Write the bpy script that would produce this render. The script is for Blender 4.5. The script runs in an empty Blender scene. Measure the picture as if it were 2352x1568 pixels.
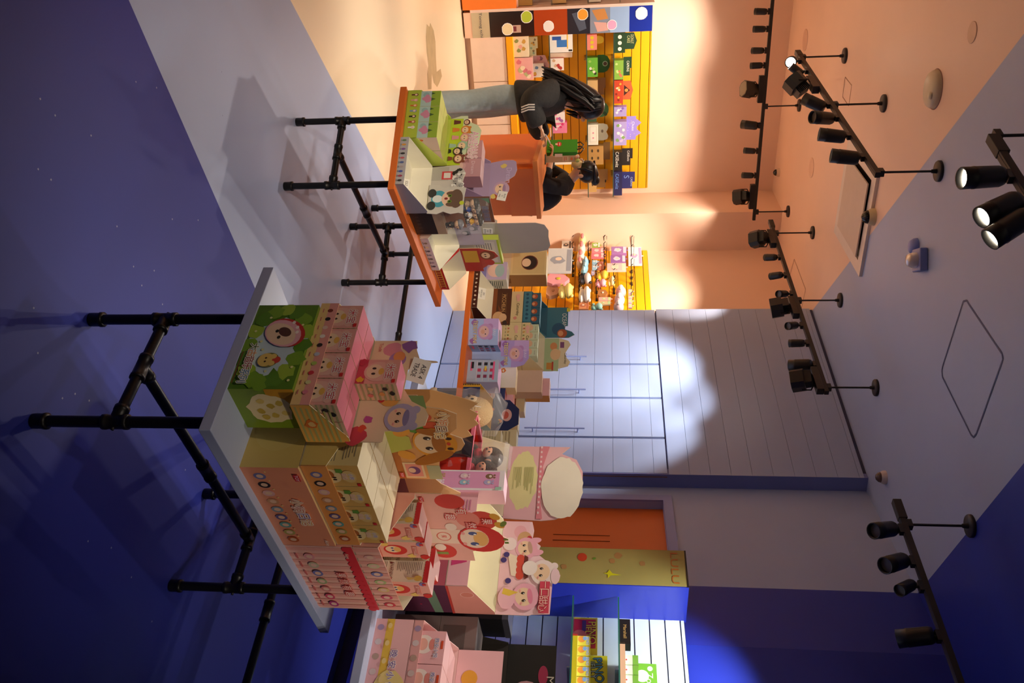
import bpy, bmesh, math, random
from mathutils import Vector, Matrix, Euler
random.seed(7)
S = bpy.context.scene
COL = S.collection
# ------------------------------------------------------------------ camera (portrait shot, stored on its side: world up is image right)
F = 1925.0; TH = math.atan(215/1925); CH = 1.6
cs, sn = math.cos(TH), math.sin(TH)
cam = bpy.data.cameras.new('camera'); cam.sensor_fit = 'HORIZONTAL'; cam.sensor_width = 36.0
cam.lens = 36.0*F/2352; cam.clip_start = .05; cam.clip_end = 60
co = bpy.data.objects.new('camera', cam); COL.objects.link(co)
ax = Vector((0, sn, cs)); ay = Vector((-1, 0, 0)); az = ax.cross(ay)
co.matrix_world = Matrix(((ax.x, ay.x, az.x, 0), (ax.y, ay.y, az.y, 0), (ax.z, ay.z, az.z, CH), (0, 0, 0, 1)))
S.camera = co
S.view_settings.view_transform = 'Standard'; S.view_settings.look = 'None'
S.view_settings.exposure = 0.75; S.view_settings.gamma = 1.0
w = bpy.data.worlds.new('World'); S.world = w; w.use_nodes = True
w.node_tree.nodes['Background'].inputs[0].default_value = (.85, .88, 1, 1)
w.node_tree.nodes['Background'].inputs[1].default_value = .02
PG = (260, 260, 290, 105, 100, 95, 42, 140)     # watts of the fill lamps added outside the view
LIGHT = .45           # one dial for every lamp in the shop

# ------------------------------------------------------------------ measuring helpers (pixel of the 2352x1568 frame -> world)
def ray(x, y):
    U = y-784; V = x-1176
    return Vector((U, F*cs+V*sn, V*cs-F*sn))
def fz(x, y, z=0.0):
    r = ray(x, y); return Vector((0, 0, CH)) + r*((z-CH)/r.z)
def fy(x, y, Y):
    r = ray(x, y); return Vector((0, 0, CH)) + r*(Y/r.y)
def fpl(x, y, P, d):          # on the vertical plane through P along d
    n = Vector((d[1], -d[0], 0)); r = ray(x, y)
    return Vector((0, 0, CH)) + r*(n.dot(Vector((P[0], P[1], 0)))/n.dot(r))

# ------------------------------------------------------------------ materials
def lin(c):
    if isinstance(c, str):
        c = [int(c[i:i+2], 16)/255 for i in (0, 2, 4)]
    return tuple((v/12.92 if v <= .04045 else ((v+.055)/1.055)**2.4) for v in c)
_mc = {}
def M(c, rough=.55, metal=0., var=.05, scale=12., emit=0., trans=0., alpha=1., bump=0., coat=0., spec=.5):
    key = (c if isinstance(c, str) else tuple(c), rough, metal, var, scale, emit, trans, alpha, bump, coat, spec)
    if key in _mc: return _mc[key]
    m = bpy.data.materials.new('paint_'+(c if isinstance(c, str) else 'mix')); m.use_nodes = True
    nt = m.node_tree; b = nt.nodes['Principled BSDF']
    L = lin(c)
    b.inputs['Roughness'].default_value = rough; b.inputs['Metallic'].default_value = metal
    b.inputs['Specular IOR Level'].default_value = spec
    if coat: b.inputs['Coat Weight'].default_value = coat; b.inputs['Coat Roughness'].default_value = .15
    b.inputs['Base Color'].default_value = (*L, 1)
    if var:
        tc = nt.nodes.new('ShaderNodeTexCoord'); nz = nt.nodes.new('ShaderNodeTexNoise'); mx = nt.nodes.new('ShaderNodeMix')
        mx.data_type = 'RGBA'; nz.inputs['Scale'].default_value = scale; nz.inputs['Detail'].default_value = 2
        nt.links.new(tc.outputs['Object'], nz.inputs['Vector'])
        mx.inputs[6].default_value = (*[v*(1-var) for v in L], 1); mx.inputs[7].default_value = (*[min(1, v*(1+var)) for v in L], 1)
        nt.links.new(nz.outputs['Fac'], mx.inputs[0]); nt.links.new(mx.outputs[2], b.inputs['Base Color'])
        if bump:
            bp = nt.nodes.new('ShaderNodeBump'); bp.inputs['Strength'].default_value = bump; bp.inputs['Distance'].default_value = .01
            nt.links.new(nz.outputs['Fac'], bp.inputs['Height']); nt.links.new(bp.outputs[0], b.inputs['Normal'])
    if emit:
        b.inputs['Emission Color'].default_value = (*L, 1); b.inputs['Emission Strength'].default_value = emit
    if trans: b.inputs['Transmission Weight'].default_value = trans
    if alpha < 1: b.inputs['Alpha'].default_value = alpha
    _mc[key] = m; return m
def stripes(c1, c2, n, axis=0):       # printed stripes across an object's local axis, n per metre
    key = ('st', c1, c2, n, axis)
    if key in _mc: return _mc[key]
    m = bpy.data.materials.new('printed_stripes'); m.use_nodes = True; nt = m.node_tree; b = nt.nodes['Principled BSDF']
    tc = nt.nodes.new('ShaderNodeTexCoord'); sp = nt.nodes.new('ShaderNodeSeparateXYZ')
    mu = nt.nodes.new('ShaderNodeMath'); mu.operation = 'MULTIPLY'; mu.inputs[1].default_value = n
    fr = nt.nodes.new('ShaderNodeMath'); fr.operation = 'FRACT'; gt = nt.nodes.new('ShaderNodeMath'); gt.operation = 'GREATER_THAN'; gt.inputs[1].default_value = .5
    mx = nt.nodes.new('ShaderNodeMix'); mx.data_type = 'RGBA'
    mx.inputs[6].default_value = (*lin(c1), 1); mx.inputs[7].default_value = (*lin(c2), 1)
    nt.links.new(tc.outputs['Object'], sp.inputs[0]); nt.links.new(sp.outputs[axis], mu.inputs[0]); nt.links.new(mu.outputs[0], fr.inputs[0])
    nt.links.new(fr.outputs[0], gt.inputs[0]); nt.links.new(gt.outputs[0], mx.inputs[0]); nt.links.new(mx.outputs[2], b.inputs['Base Color'])
    b.inputs['Roughness'].default_value = .45
    _mc[key] = m; return m

# ------------------------------------------------------------------ mesh builder
_tx = {}
def glyphs(s):
    if s in _tx: return _tx[s]
    cu = bpy.data.curves.new('t', 'FONT'); cu.body = s; cu.size = 1; cu.resolution_u = 3
    ob = bpy.data.objects.new('t', cu); COL.objects.link(ob)
    dg = bpy.context.evaluated_depsgraph_get(); me = bpy.data.meshes.new_from_object(ob.evaluated_get(dg))
    V = [(v.co.x, v.co.y) for v in me.vertices]; P = [tuple(p.vertices) for p in me.polygons]
    bpy.data.objects.remove(ob); bpy.data.curves.remove(cu); bpy.data.meshes.remove(me)
    if not V: V = [(0, 0)]; P = []
    xs = [v[0] for v in V]; ys = [v[1] for v in V]
    x0, x1, y0, y1 = min(xs), max(xs), min(ys), max(ys)
    _tx[s] = ([(x-(x0+x1)/2, y-(y0+y1)/2) for x, y in V], P, max(1e-4, x1-x0), max(1e-4, y1-y0)); return _tx[s]
class MB:
    def __init__(s): s.v = []; s.f = []; s.m = []; s.mats = []; s.sm = []
    def mi(s, m):
        if m not in s.mats: s.mats.append(m)
        return s.mats.index(m)
    def face(s, pts, m, smooth=False):
        b = len(s.v); s.v += [Vector(p) for p in pts]; s.f.append(tuple(range(b, b+len(pts)))); s.m.append(s.mi(m)); s.sm.append(smooth); return s
    def mesh(s, V, Fs, m, smooth=False):
        b = len(s.v); s.v += [Vector(p) for p in V]; k = s.mi(m)
        for f in Fs: s.f.append(tuple(b+i for i in f)); s.m.append(k); s.sm.append(smooth)
        return s
    def box(s, x0, x1, y0, y1, z0, z1, m, T=None):
        V = [Vector((x, y, z)) for z in (z0, z1) for y in (y0, y1) for x in (x0, x1)]
        if T is not None: V = [T @ p for p in V]
        return s.mesh(V, [(0, 2, 3, 1), (4, 5, 7, 6), (0, 1, 5, 4), (2, 6, 7, 3), (0, 4, 6, 2), (1, 3, 7, 5)], m)
    def bbox(s, x0, x1, y0, y1, z0, z1, m, r=.004, T=None, seg=2):    # box with rounded edges
        bm = bmesh.new(); bmesh.ops.create_cube(bm, size=1)
        for v in bm.verts:
            v.co = Vector(((x0+x1)/2+v.co.x*(x1-x0), (y0+y1)/2+v.co.y*(y1-y0), (z0+z1)/2+v.co.z*(z1-z0)))
        bmesh.ops.bevel(bm, geom=bm.edges[:], offset=r, segments=seg, affect='EDGES', profile=.5)
        bm.verts.index_update()
        V = [v.co.copy() for v in bm.verts]; Fs = [tuple(v.index for v in f.verts) for f in bm.faces]; bm.free()
        if T is not None: V = [T @ p for p in V]
        return s.mesh(V, Fs, m, False)
    def prism(s, out, O, u, v, n, th, m, mside=None):      # outline in (u,v), from O, thickness th along -n
        O = Vector(O); u = Vector(u); v = Vector(v); n = Vector(n); k = len(out)
        A = [O+u*a+v*b for a, b in out]; B = [p-n*th for p in A]
        s.face(A, m); s.face(B[::-1], mside or m)
        for i in range(k):
            j = (i+1) % k; s.face([A[i], B[i], B[j], A[j]], mside or m)
        return s
    def tube(s, path, r, m, seg=10, cap=True):
        P = [Vector(p) for p in path]; rs = r if isinstance(r, (list, tuple)) else [r]*len(P)
        V = []; Fs = []; up = None
        for i, p in enumerate(P):
            t = ((P[min(i+1, len(P)-1)]-P[max(i-1, 0)])).normalized()
            if up is None: up = t.orthogonal().normalized()
            a = (up-t*up.dot(t)).normalized(); b = t.cross(a); up = a
            V += [p+(a*math.cos(2*math.pi*k/seg)+b*math.sin(2*math.pi*k/seg))*rs[i] for k in range(seg)]
        for i in range(len(P)-1):
            for k in range(seg):
                q = (k+1) % seg; Fs.append((i*seg+k, i*seg+q, (i+1)*seg+q, (i+1)*seg+k))
        s.mesh(V, Fs, m, True)
        if cap:
            s.mesh(V[:seg], [tuple(range(seg))[::-1]], m); s.mesh(V[-seg:], [tuple(range(seg))], m)
        return s
    def lathe(s, prof, m, O=(0, 0, 0), axis=(0, 0, 1), seg=20, smooth=True):   # prof: (radius, height)
        O = Vector(O); t = Vector(axis).normalized(); a = t.orthogonal().normalized(); b = t.cross(a)
        V = []; Fs = []
        for r, h in prof:
            V += [O+t*h+(a*math.cos(2*math.pi*k/seg)+b*math.sin(2*math.pi*k/seg))*r for k in range(seg)]
        for i in range(len(prof)-1):
            for k in range(seg):
                q = (k+1) % seg; Fs.append((i*seg+k, i*seg+q, (i+1)*seg+q, (i+1)*seg+k))
        return s.mesh(V, Fs, m, smooth)
    def ell(s, c, r, m, seg=16, ring=10, T=None):
        c = Vector(c); V = []; Fs = []
        for i in range(ring+1):
            th = math.pi*i/ring
            for k in range(seg):
                ph = 2*math.pi*k/seg
                p = Vector((r[0]*math.sin(th)*math.cos(ph), r[1]*math.sin(th)*math.sin(ph), r[2]*math.cos(th)))
                V.append(c+(T @ p if T is not None else p))
        for i in range(ring):
            for k in range(seg):
                q = (k+1) % seg; Fs.append((i*seg+k, (i+1)*seg+k, (i+1)*seg+q, i*seg+q))
        return s.mesh(V, Fs, m, True)
    def build(s, name, parent=None, loc=None, yaw=0.):
        me = bpy.data.meshes.new(name); me.from_pydata([tuple(v) for v in s.v], [], s.f)
        for m in s.mats: me.materials.append(m)
        me.polygons.foreach_set('material_index', s.m); me.polygons.foreach_set('use_smooth', s.sm); me.update()
        o = bpy.data.objects.new(name, me); COL.objects.link(o)
        if parent is not None: o.parent = parent
        if loc is not None: o.location = loc
        o.rotation_euler = (0, 0, yaw)
        return o
class Art:                      # flat printing on one face: u right, v up, metres
    def __init__(s, mb, O, u, v, w, h, base=.0004):
        s.mb = mb; s.O = Vector(O); s.u = Vector(u).normalized(); s.v = Vector(v).normalized(); s.n = s.u.cross(s.v); s.w = w; s.h = h; s.k = base
    def P(s, a, b): return s.O+s.u*a+s.v*b+s.n*s.k
    def poly(s, pts, m): s.k += .00015; s.mb.face([s.P(a*s.w, b*s.h) for a, b in pts], m); return s     # pts as fractions
    def rect(s, a0, b0, a1, b1, m): return s.poly([(a0, b0), (a1, b0), (a1, b1), (a0, b1)], m)
    def ell(s, a, b, ra, rb, m, rot=0., n=20):     # centre fractions, radii in metres
        s.k += .00015; c, d = math.cos(rot), math.sin(rot); P = []
        for i in range(n):
            x = ra*math.cos(2*math.pi*i/n); y = rb*math.sin(2*math.pi*i/n)
            P.append(s.P(a*s.w+x*c-y*d, b*s.h+x*d+y*c))
        s.mb.face(P, m); return s
    def text(s, t, a, b, h, m, width=None, rot=0., out=None):
        V, Pl, W, H = glyphs(t); k = h/(max(W, H) if len(t) == 1 else H); kx = (width/W if width else k)
        c, d = math.cos(rot), math.sin(rot)
        if out:
            e = h*.1
            for dx, dy in ((e, 0), (-e, 0), (0, e), (0, -e)):
                s.k += .00004
                s.mb.mesh([s.P(a*s.w+dx+x*kx*c-y*k*d, b*s.h+dy+x*kx*d+y*k*c) for x, y in V], Pl, out)
        s.k += .00015
        s.mb.mesh([s.P(a*s.w+x*kx*c-y*k*d, b*s.h+x*kx*d+y*k*c) for x, y in V], Pl, m); return s
    def blob(s, a, b, r, m, n=18, j=.25, seed=0, ry=1.):
        rd = random.Random(seed); s.k += .00015
        s.mb.face([s.P(a*s.w+r*(1+rd.uniform(-j, j))*math.cos(2*math.pi*i/n), b*s.h+ry*r*(1+rd.uniform(-j, j))*math.sin(2*math.pi*i/n)) for i in range(n)], m); return s
    def kid(s, a, b, r, hood, skin='F6D3AE', hair=None, ears=0, eye='3A2A20', rot=0.):   # a plain hooded round face
        H = M(hood); c, d = math.cos(rot), math.sin(rot)
        def at(x, y): return a+(x*c-y*d)/s.w, b+(x*d+y*c)/s.h
        if ears:
            for q in (-1, 1):
                s.ell(*at(q*r*.62, r*.85), r*.3, r*(.3 if ears == 1 else .62), H, rot)
        s.ell(a, b, r*1.08, r*1.0, H, rot)
        s.ell(*at(0, -r*.12), r*.74, r*.66, M(skin), rot)
        if hair: s.ell(*at(0, r*.34), r*.62, r*.2, M(hair), rot)
        for q in (-1, 1):
            s.ell(*at(q*r*.3, -r*.16), r*.11, r*.15, M(eye), rot, 10)
            s.ell(*at(q*r*.3+r*.03, -r*.1), r*.035, r*.05, M('FFFFFF'), rot, 6)
            s.ell(*at(q*r*.5, -r*.36), r*.12, r*.07, M('F2A79C'), rot, 8)
        return s
def ang(d): return math.atan2(d[1], d[0])
def tag(o, label=None, cat=None, group=None, kind=None):
    if label: o['label'] = label
    if cat: o['category'] = cat
    if group: o['group'] = group
    if kind: o['kind'] = kind
    return o
def thing(name, label, cat, loc=(0, 0, 0), yaw=0., group=None):
    o = bpy.data.objects.new(name, None); COL.objects.link(o); o.empty_display_size = .1
    o.location = loc; o.rotation_euler = (0, 0, yaw); return tag(o, label, cat, group)
def copy_tree(o, parent=None, loc=None, yaw=None, label=None, group=None):
    c = o.copy(); COL.objects.link(c)
    if parent is not None: c.parent = parent
    if loc is not None: c.location = loc
    if yaw is not None: c.rotation_euler = (0, 0, yaw)
    if label: c['label'] = label
    if group: c['group'] = group
    for ch in list(o.children): copy_tree(ch, c)
    return c
def spot(parent, P, D, power, deg, blend=.5, col=(1, .86, .7), size=.03, name='lamp_light'):
    l = bpy.data.lights.new(name, 'SPOT'); l.energy = power*LIGHT; l.spot_size = math.radians(deg); l.spot_blend = blend
    l.color = col; l.shadow_soft_size = size
    o = bpy.data.objects.new(name, l); COL.objects.link(o)
    o.location = P; o.rotation_euler = Vector(D).to_track_quat('-Z', 'Y').to_euler(); o.parent = parent; return o

# ------------------------------------------------------------------ paints of the shop
PINK = M('F3CDB4', .5, var=.03, scale=3); PINKF = M('F0DDBB', .32, var=.03, scale=2.5)
PERI = M('A9B6D6', .5, var=.03, scale=3); PERIF = M('A4B1D0', .45, var=.04, scale=2.5, spec=.35)
NAVY = M('1C2FA0', .5, var=.05, scale=3); NAVYF = M('27308C', .55, var=.08, scale=2.5, spec=.25)
ORNG = M('E8742B', .45, var=.03, scale=4); YELL = M('FFB300', .5, var=.03, scale=4)
BLK = M('1C1A19', .42, var=.1, scale=30); BLK2 = M('26221F', .55, var=.1); WHT = M('F4F2EA', .5)
CREAM = M('EFE4C6', .6); TABBL = M('B4BFDC', .42, var=.03, scale=5)
CEIL = 3.66
# ------------------------------------------------------------------ floor and ceiling, each in three paint zones
ROOM = [(-5.4, -2.4), (3.6, -2.4), (3.6, 11.5), (-5.4, 11.5)]
def clip(poly, P, d, side):            # keep the part left (side=1) or right (-1) of the line P + t d
    out = []; g = lambda q: side*(d[0]*(q[1]-P[1])-d[1]*(q[0]-P[0]))
    for i in range(len(poly)):
        a, b = poly[i], poly[(i+1) % len(poly)]; ga, gb = g(a), g(b)
        if ga >= 0: out.append(a)
        if ga*gb < 0:
            t = ga/(ga-gb); out.append((a[0]+(b[0]-a[0])*t, a[1]+(b[1]-a[1])*t))
    return out
def zones(A, dA, B, dB, z, mats, flip):
    mb = MB(); left = clip(ROOM, A, dA, 1); rest = clip(ROOM, A, dA, -1)
    mid = clip(rest, B, dB, 1); dark = clip(rest, B, dB, -1)
    for p, m in ((left, mats[0]), (mid, mats[1]), (dark, mats[2])):
        if len(p) > 2:
            q = [(x, y, z) for x, y in p]; mb.face(q[::-1] if flip else q, m)
    return mb
fl = zones((-1.743, 4.129), (.309, 1), (-.248, 3.69), (.885, 1), 0., (PINKF, PERIF, NAVYF), False)
st = M('B9A67C', .45, var=.25, scale=9)
def stain(pix):
    fl.face([Vector((*fz(x, y).xy, .0006)) for x, y in pix], st)
stain([(980, 55), (986, 62), (988, 52), (996, 70), (1000, 95), (1001, 130), (1003, 165), (1012, 158), (1015, 175), (1009, 190), (1004, 200), (996, 190), (992, 170), (991, 205), (983, 205), (981, 170), (984, 150), (980, 120), (978, 85)])
for i in range(26):       # flecks of dust on the dark floor
    x, y = random.uniform(60, 520), random.uniform(100, 1500); p = fz(x, y)
    if p.y < 1.6 or p.x > 1.5: continue
    fl.face([(p.x+.004*math.cos(a), p.y+.004*math.sin(a), .0005) for a in (0, 1.6, 3.1, 4.7)], M('8C90B8'))
tag(fl.build('floor'), kind='structure')
tag(zones((-1.53, 4.39), (.284, 1), (.588, 4.39), (.752, 1), CEIL, (PINK, PERI, NAVY), True).build('ceiling'), kind='structure')

# ------------------------------------------------------------------ walls
def wall(name, P, Q, z0, z1, m, th=.12, splits=None):
    P = Vector((*P, 0)); Q = Vector((*Q, 0)); d = (Q-P).normalized(); n = Vector((-d.y, d.x, 0))   # n points out of the room
    mb = MB(); L = (Q-P).length
    cuts = [(0, L, m)] if not splits else splits
    for a, b, mm in cuts:
        mb.mesh([P+d*t+n*o+Vector((0, 0, z)) for z in (z0, z1) for o in (0, th) for t in (a, b)],
                [(0, 2, 3, 1), (4, 5, 7, 6), (0, 1, 5, 4), (2, 6, 7, 3), (0, 4, 6, 2), (1, 3, 7, 5)], mm)
    return tag(mb.build(name), kind='structure')
A0, A1 = (-5.4, 8.473), (-1.88, 10.72)          # back wall on the left, with the yellow shelves
P1, P2 = (-1.525, 10.12), (-1.105, 10.37)      # pink pillar between
W3e = (-.25, 9.33)
C0, C1 = Vector((-.33, 8.69, 0)), Vector((1.075, 6.88, 0))    # panelled cupboard wall
R0, B0, E0, E1 = (1.19, 6.93), (1.67, 5.83), (1.893, 5.32), (3.6, 2.976)
wall('wall_back', A0, A1, 0, CEIL, PINK)
wall('wall_pillar_left', A1, P1, 0, CEIL, PINK); wall('wall_pillar_right', P1, P2, 0, CEIL, PINK)
wall('wall_hooks', P2, W3e, 0, CEIL, PINK)
wall('wall_left', (-5.4, -2.4), A0, 0, CEIL, PINK); wall('wall_front', (3.6, -2.4), (-5.4, -2.4), 0, CEIL, PERI)
wall('wall_blue', E0, E1, 0, CEIL, NAVY); wall('wall_right', E1, (3.6, -2.4), 0, CEIL, NAVY)
# cupboard wall: panel boards above and below, doors are a thing of their own
cd = (C1-C0).normalized(); cn = Vector((cd.y, -cd.x, 0)); CL = (C1-C0).length       # cn faces the room
def cpos(x, y): p = fpl(x, y, C0, cd); return (p-C0).dot(cd), p.z
zt = cpos(1510, 780)[1]                                  # top of the doors
cyaw = ang(cd)
mb = MB(); back = M('8E9AC2', .5)
mb.box(0, CL, .045, .34, 0, CEIL, back); mb.box(0, CL, .0301, .045, zt, CEIL-.03, back)
ph = .165; grv = .0022
z = zt+.008
while z < CEIL-.02:
    z1 = min(z+ph-grv, CEIL-.03); mb.box(0, CL, .0, .03, z, z1, PERI); z += ph
mb.box(0, CL, .02, .03, zt, CEIL-.03, M('5E6690'))
mb.box(-.0, CL, .015, .05, CEIL-.03, CEIL, M('3C3F60'))
o = mb.build('wall_centre', loc=C0, yaw=cyaw); tag(o, kind='structure')
wr = thing('cupboard', 'tall periwinkle blue board-panelled cupboard with four doors', 'cupboard', C0, cyaw)
seams = [0]+[cpos(1400, yy)[0] for yy in (836, 913, 1004)]+[CL]
for i in range(4):
    a, b = seams[i]+.012, seams[i+1]-.012
    mb = MB(); z = .012; rows = []
    while z < zt-.012:
        z1 = min(z+ph-grv, zt-.006); mb.box(a, b, 0, .03, z, z1, PERI); z += ph
    mb.box(a-.004, b+.004, .012, .044, .012, zt-.006, M('8E9AC2'))
    mb.box(b+.004, b+.02, .02, .044, .012, zt-.006, M('8A6A5C'))
    d = mb.build('door', wr)
    if i < 3:
        h = MB(); hx = b-.05
        h.tube([(hx, -.045, .9), (hx, -.045, 1.42)], .008, M('97A0CC', .3), 8)
        for hz in (.97, 1.36): h.tube([(hx, -.045, hz), (hx, 0, hz)], .006, M('97A0CC', .3), 8)
        h.build('handle', d)
mb = MB(); t0 = cpos(985, 900)[0]; mb.box(t0, t0+.045, -.05, .0, .0, .5, M('12100F', .4)); mb.build('edge_strip', wr)
wall('wall_return', (C1.x, C1.y), R0, 0, CEIL, M('7D86C0', .5, var=.03, scale=3))
# side wall with the orange door, then dark blue
sd = Vector((B0[0]-R0[0], B0[1]-R0[1], 0)).normalized(); RV = Vector((*R0, 0)); syaw = ang(sd)
def spos(x, y): p = fpl(x, y, RV, sd); return (p-RV).dot(sd), p.z
da = spos(1400, 1150)[0]; dz = spos(1528, 1200)[1]; SL = (Vector((*B0, 0))-RV).length; EL = (Vector((*E0, 0))-RV).length
db = da+.86
mb = MB()
mb.box(0, da, 0, .14, 0, CEIL, PERI); mb.box(db, SL, 0, .14, 0, CEIL, PERI); mb.box(da, db, 0, .14, dz, CEIL, PERI); mb.box(SL, EL, 0, .14, 0, CEIL, NAVY)
tag(mb.build('wall_door_side', loc=RV, yaw=syaw), kind='structure')
mb = MB(); mb.box(da, db, .07, .11, .0, dz, ORNG); mb.box(da+.36, da+.365, .066, .07, 1.2, dz-.42, M('A8501C')); mb.box(da+.43, da+.435, .066, .07, 1.2, dz-.42, M('A8501C'))
dr = mb.build('door_1', loc=RV, yaw=syaw); tag(dr, kind='structure')
mb = MB()
for a, b, c, d in ((da-.07, da, 0, dz+.07), (db, db+.07, 0, dz+.07), (da, db, dz, dz+.07)): mb.box(a, b, -.018, 0, c, d, M('949CCC', .45))
tag(mb.build('trim_1', loc=RV, yaw=syaw), kind='structure')
# low pink plinth along the back walls
ad = Vector((A1[0]-A0[0], A1[1]-A0[1], 0)).normalized(); an = Vector((ad.y, -ad.x, 0)); AV = Vector((*A0, 0)); AL = (Vector((*A1, 0))-AV).length; ayaw = ang(ad)
# ------------------------------------------------------------------ pipe-legged display tables
def uv(p): l = math.hypot(*p); return (p[0]/l, p[1]/l)
class Frame:      # a table-top or shelf frame: a along the front edge, b away from it
    def __init__(s, O, d): s.O = Vector((O[0], O[1], 0)); s.d = Vector((*uv(d), 0)); s.e = Vector((-s.d.y, s.d.x, 0)); s.yaw = ang(d)
    def at(s, a, b, z): return s.O+s.d*a+s.e*b+Vector((0, 0, z))
PIPE = M('171514', .38, .3, var=.12, scale=25)
def make_table(fr, x0, L, W, top, m, label):
    t = thing('display_table', label, 'table', fr.at(x0, 0, 0), fr.yaw, 'pipe-legged display tables')
    th = .033
    MB().bbox(0, L, 0, W, top-th, top, m, .002).build('tabletop', t)
    ix, iy = .115*L/1.24, .108*W/.61; zc = .247; r = .0165
    def fit(P, axis, l=.075): return MB().lathe([(r, -l/2), (.022, -l/2), (.022, -l/2+.012), (.0205, -l/2+.013), (.0205, l/2-.013), (.022, l/2-.012), (.022, l/2), (r, l/2)], PIPE, P, axis, 14)
    for x in (ix, L-ix):
        for y in (iy, W-iy):
            lg = MB().tube([(x, y, .0), (x, y, top-th)], r, PIPE, 14).build('leg', t)
            MB().lathe([(.0, 0), (.021, 0), (.022, .006), (.022, .032), (.024, .034), (.024, .044), (r, .046)], PIPE, (x, y, 0), (0, 0, 1), 14).build('foot_cap', lg)
            f = fit((x, y, zc), (0, 0, 1)); f.lathe([(.0205, 0), (.0205, .035), (.022, .036), (.022, .05), (r, .05)], PIPE, (x, y, zc), (0, 1 if y < W/2 else -1, 0), 14)
            f.lathe([(.005, .02), (.005, .027), (0, .027)], BLK, (x, y, zc), (0, -1 if y < W/2 else 1, 0), 8); f.build('pipe_fitting', lg)
        cb = MB().tube([(x, iy, zc), (x, W-iy, zc)], r, PIPE, 14).build('crossbar', t)
        f = fit((x, W/2, zc), (0, 1, 0), .085); q = 1 if x < L/2 else -1
        f.lathe([(.0205, 0), (.0205, .035), (.022, .036), (.022, .05), (r, .05)], PIPE, (x, W/2, zc), (q, 0, 0), 14); f.build('pipe_fitting', cb)
    s_ = MB().tube([(ix, W/2, zc), (L-ix, W/2, zc)], r, PIPE, 14).build('stretcher', t)
    fit((L*.53, W/2, zc), (1, 0, 0), .085).build('pipe_fitting', s_)
    return t
TOP = .6; HI = .785
F1 = Frame((.226, 2.035), (.672, .740)); F2 = Frame((-.725, 3.899), (.413, .911))
p, q = fz(969.3, 841, HI), fz(824.5, 1568, HI); F3 = Frame((p.x, p.y), ((q-p).x, (q-p).y))
p, q = fz(1077.4, 619.5, HI-.033), fz(1046.4, 913.4, HI-.033); F4 = Frame((p.x, p.y), ((q-p).x, (q-p).y))
make_table(F1, 0, 1.24, .61, TOP, TABBL, 'periwinkle blue topped table in front carrying the striped pink and green cartons')
make_table(F2, 0, 1.245, .62, TOP, ORNG, 'orange topped table carrying the green animal tray and the sold out tray')
make_table(F3, 0, 1.9, .7, HI, TABBL, 'taller periwinkle blue topped table behind the front one, with bagged dolls and pale pink cartons')
make_table(F4, -.83, 2.05, .8, HI, ORNG, 'taller orange topped table before the cupboard, with the bear face cube boxes')

# ------------------------------------------------------------------ slat walls
def slat(name, P, d, x0, x1, z0, z1, m, dark, step, zs, label, kind=None, th=.018):
    mb = MB(); z = zs
    while z-step > z0: z -= step
    mb.box(x0, x1, -.006, 0, z0, z1, dark)
    edges = [z0]
    while z < z1:
        if z > z0+.02: edges.append(z)
        z += step
    edges.append(z1)
    for a, b in zip(edges, edges[1:]): mb.box(x0, x1, -th, -.006, a+.004, b-.004, m)
    o = mb.build(name, loc=P, yaw=ang(d)); tag(o, label, 'slat wall'); return o
def loc2(P, d, p):   # world point -> (x along, y behind, z)
    r = p-Vector((P[0], P[1], 0)); e = Vector((-d[1], d[0], 0)); return r.dot(Vector((d[0], d[1], 0))), r.dot(e), p.z
AD = (ad.x, ad.y)
def apos(x, y, off=0.): return loc2(A0, AD, fpl(x, y, AV+an*off, AD))
# back wall, yellow
BD = .25
x1 = apos(1400, 432)[0]; zt_ = apos(1488, 400)[2]; zb_ = apos(1172, 250, BD)[2]; xcol = apos(1300, 79, BD+.05)[0]; zs_ = apos(1350, 300)[2]
slat('slat_wall', AV, AD, xcol+.005, x1, zb_-.1, zt_, YELL, M('8A4A08'), .103, zs_, 'yellow slatted wall panel with three glass shelves behind the counter')
bc = thing('base_cabinet', 'low pale pink cabinet with plain doors under the yellow slatted panel', 'cabinet', AV, ayaw)
zk = apos(1085, 150, BD)[2]
PC = M('F4DCCB', .4)
MB().box(xcol+.003, x1, -BD+.02, -.02, zk, zb_, M('E4C8B4', .5)).build('body', bc)
MB().box(xcol+.003, x1, -BD+.05, -.02, 0, zk, M('C9AA96', .5)).build('plinth', bc)
ds = [xcol]+[apos(1120, yy, BD)[0] for yy in (188, 287)]+[x1]
for a, b in zip(ds, ds[1:]): 
    d = MB().bbox(a+.004, b-.004, -BD, -BD+.02, zk, zb_-.012, PC, .002).build('door', bc)
MB().box(b-.05, b-.02, -BD-.02, -BD, zb_-.14, zb_-.08, BLK).build('latch', d)
MB().box(xcol+.003, x1, -BD-.01, -.019, zb_, zb_+.075, YELL).build('ledge', bc)
GL = M('BFD8D0', .05, var=0, trans=.9, alpha=.55)
shz = [apos(x, 300, .12)[2] for x in (1271, 1351, 1410)]
for k, z in enumerate(shz):
    sh = thing('glass_shelf', ('lowest', 'middle', 'top')[k]+' glass shelf on the yellow slatted panel', 'shelf', AV+Vector((0, 0, z)), ayaw, 'glass shelves on the yellow panel')
    MB().box(xcol+.02, x1-.1+(.12 if k else 0), -.24, -.018, -.01, 0, GL).build('pane', sh)
    MB().box(xcol+.02, x1-.1+(.12 if k else 0), -.243, -.24, -.011, 0, M('3E5148', .2)).build('polished_edge', sh)
    for xx in (xcol+.3, x1-.7, x1-.25): MB().box(xx, xx+.012, -.22, -.018, -.035, -.01, M('8C6A2A')).build('bracket', sh)
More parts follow.
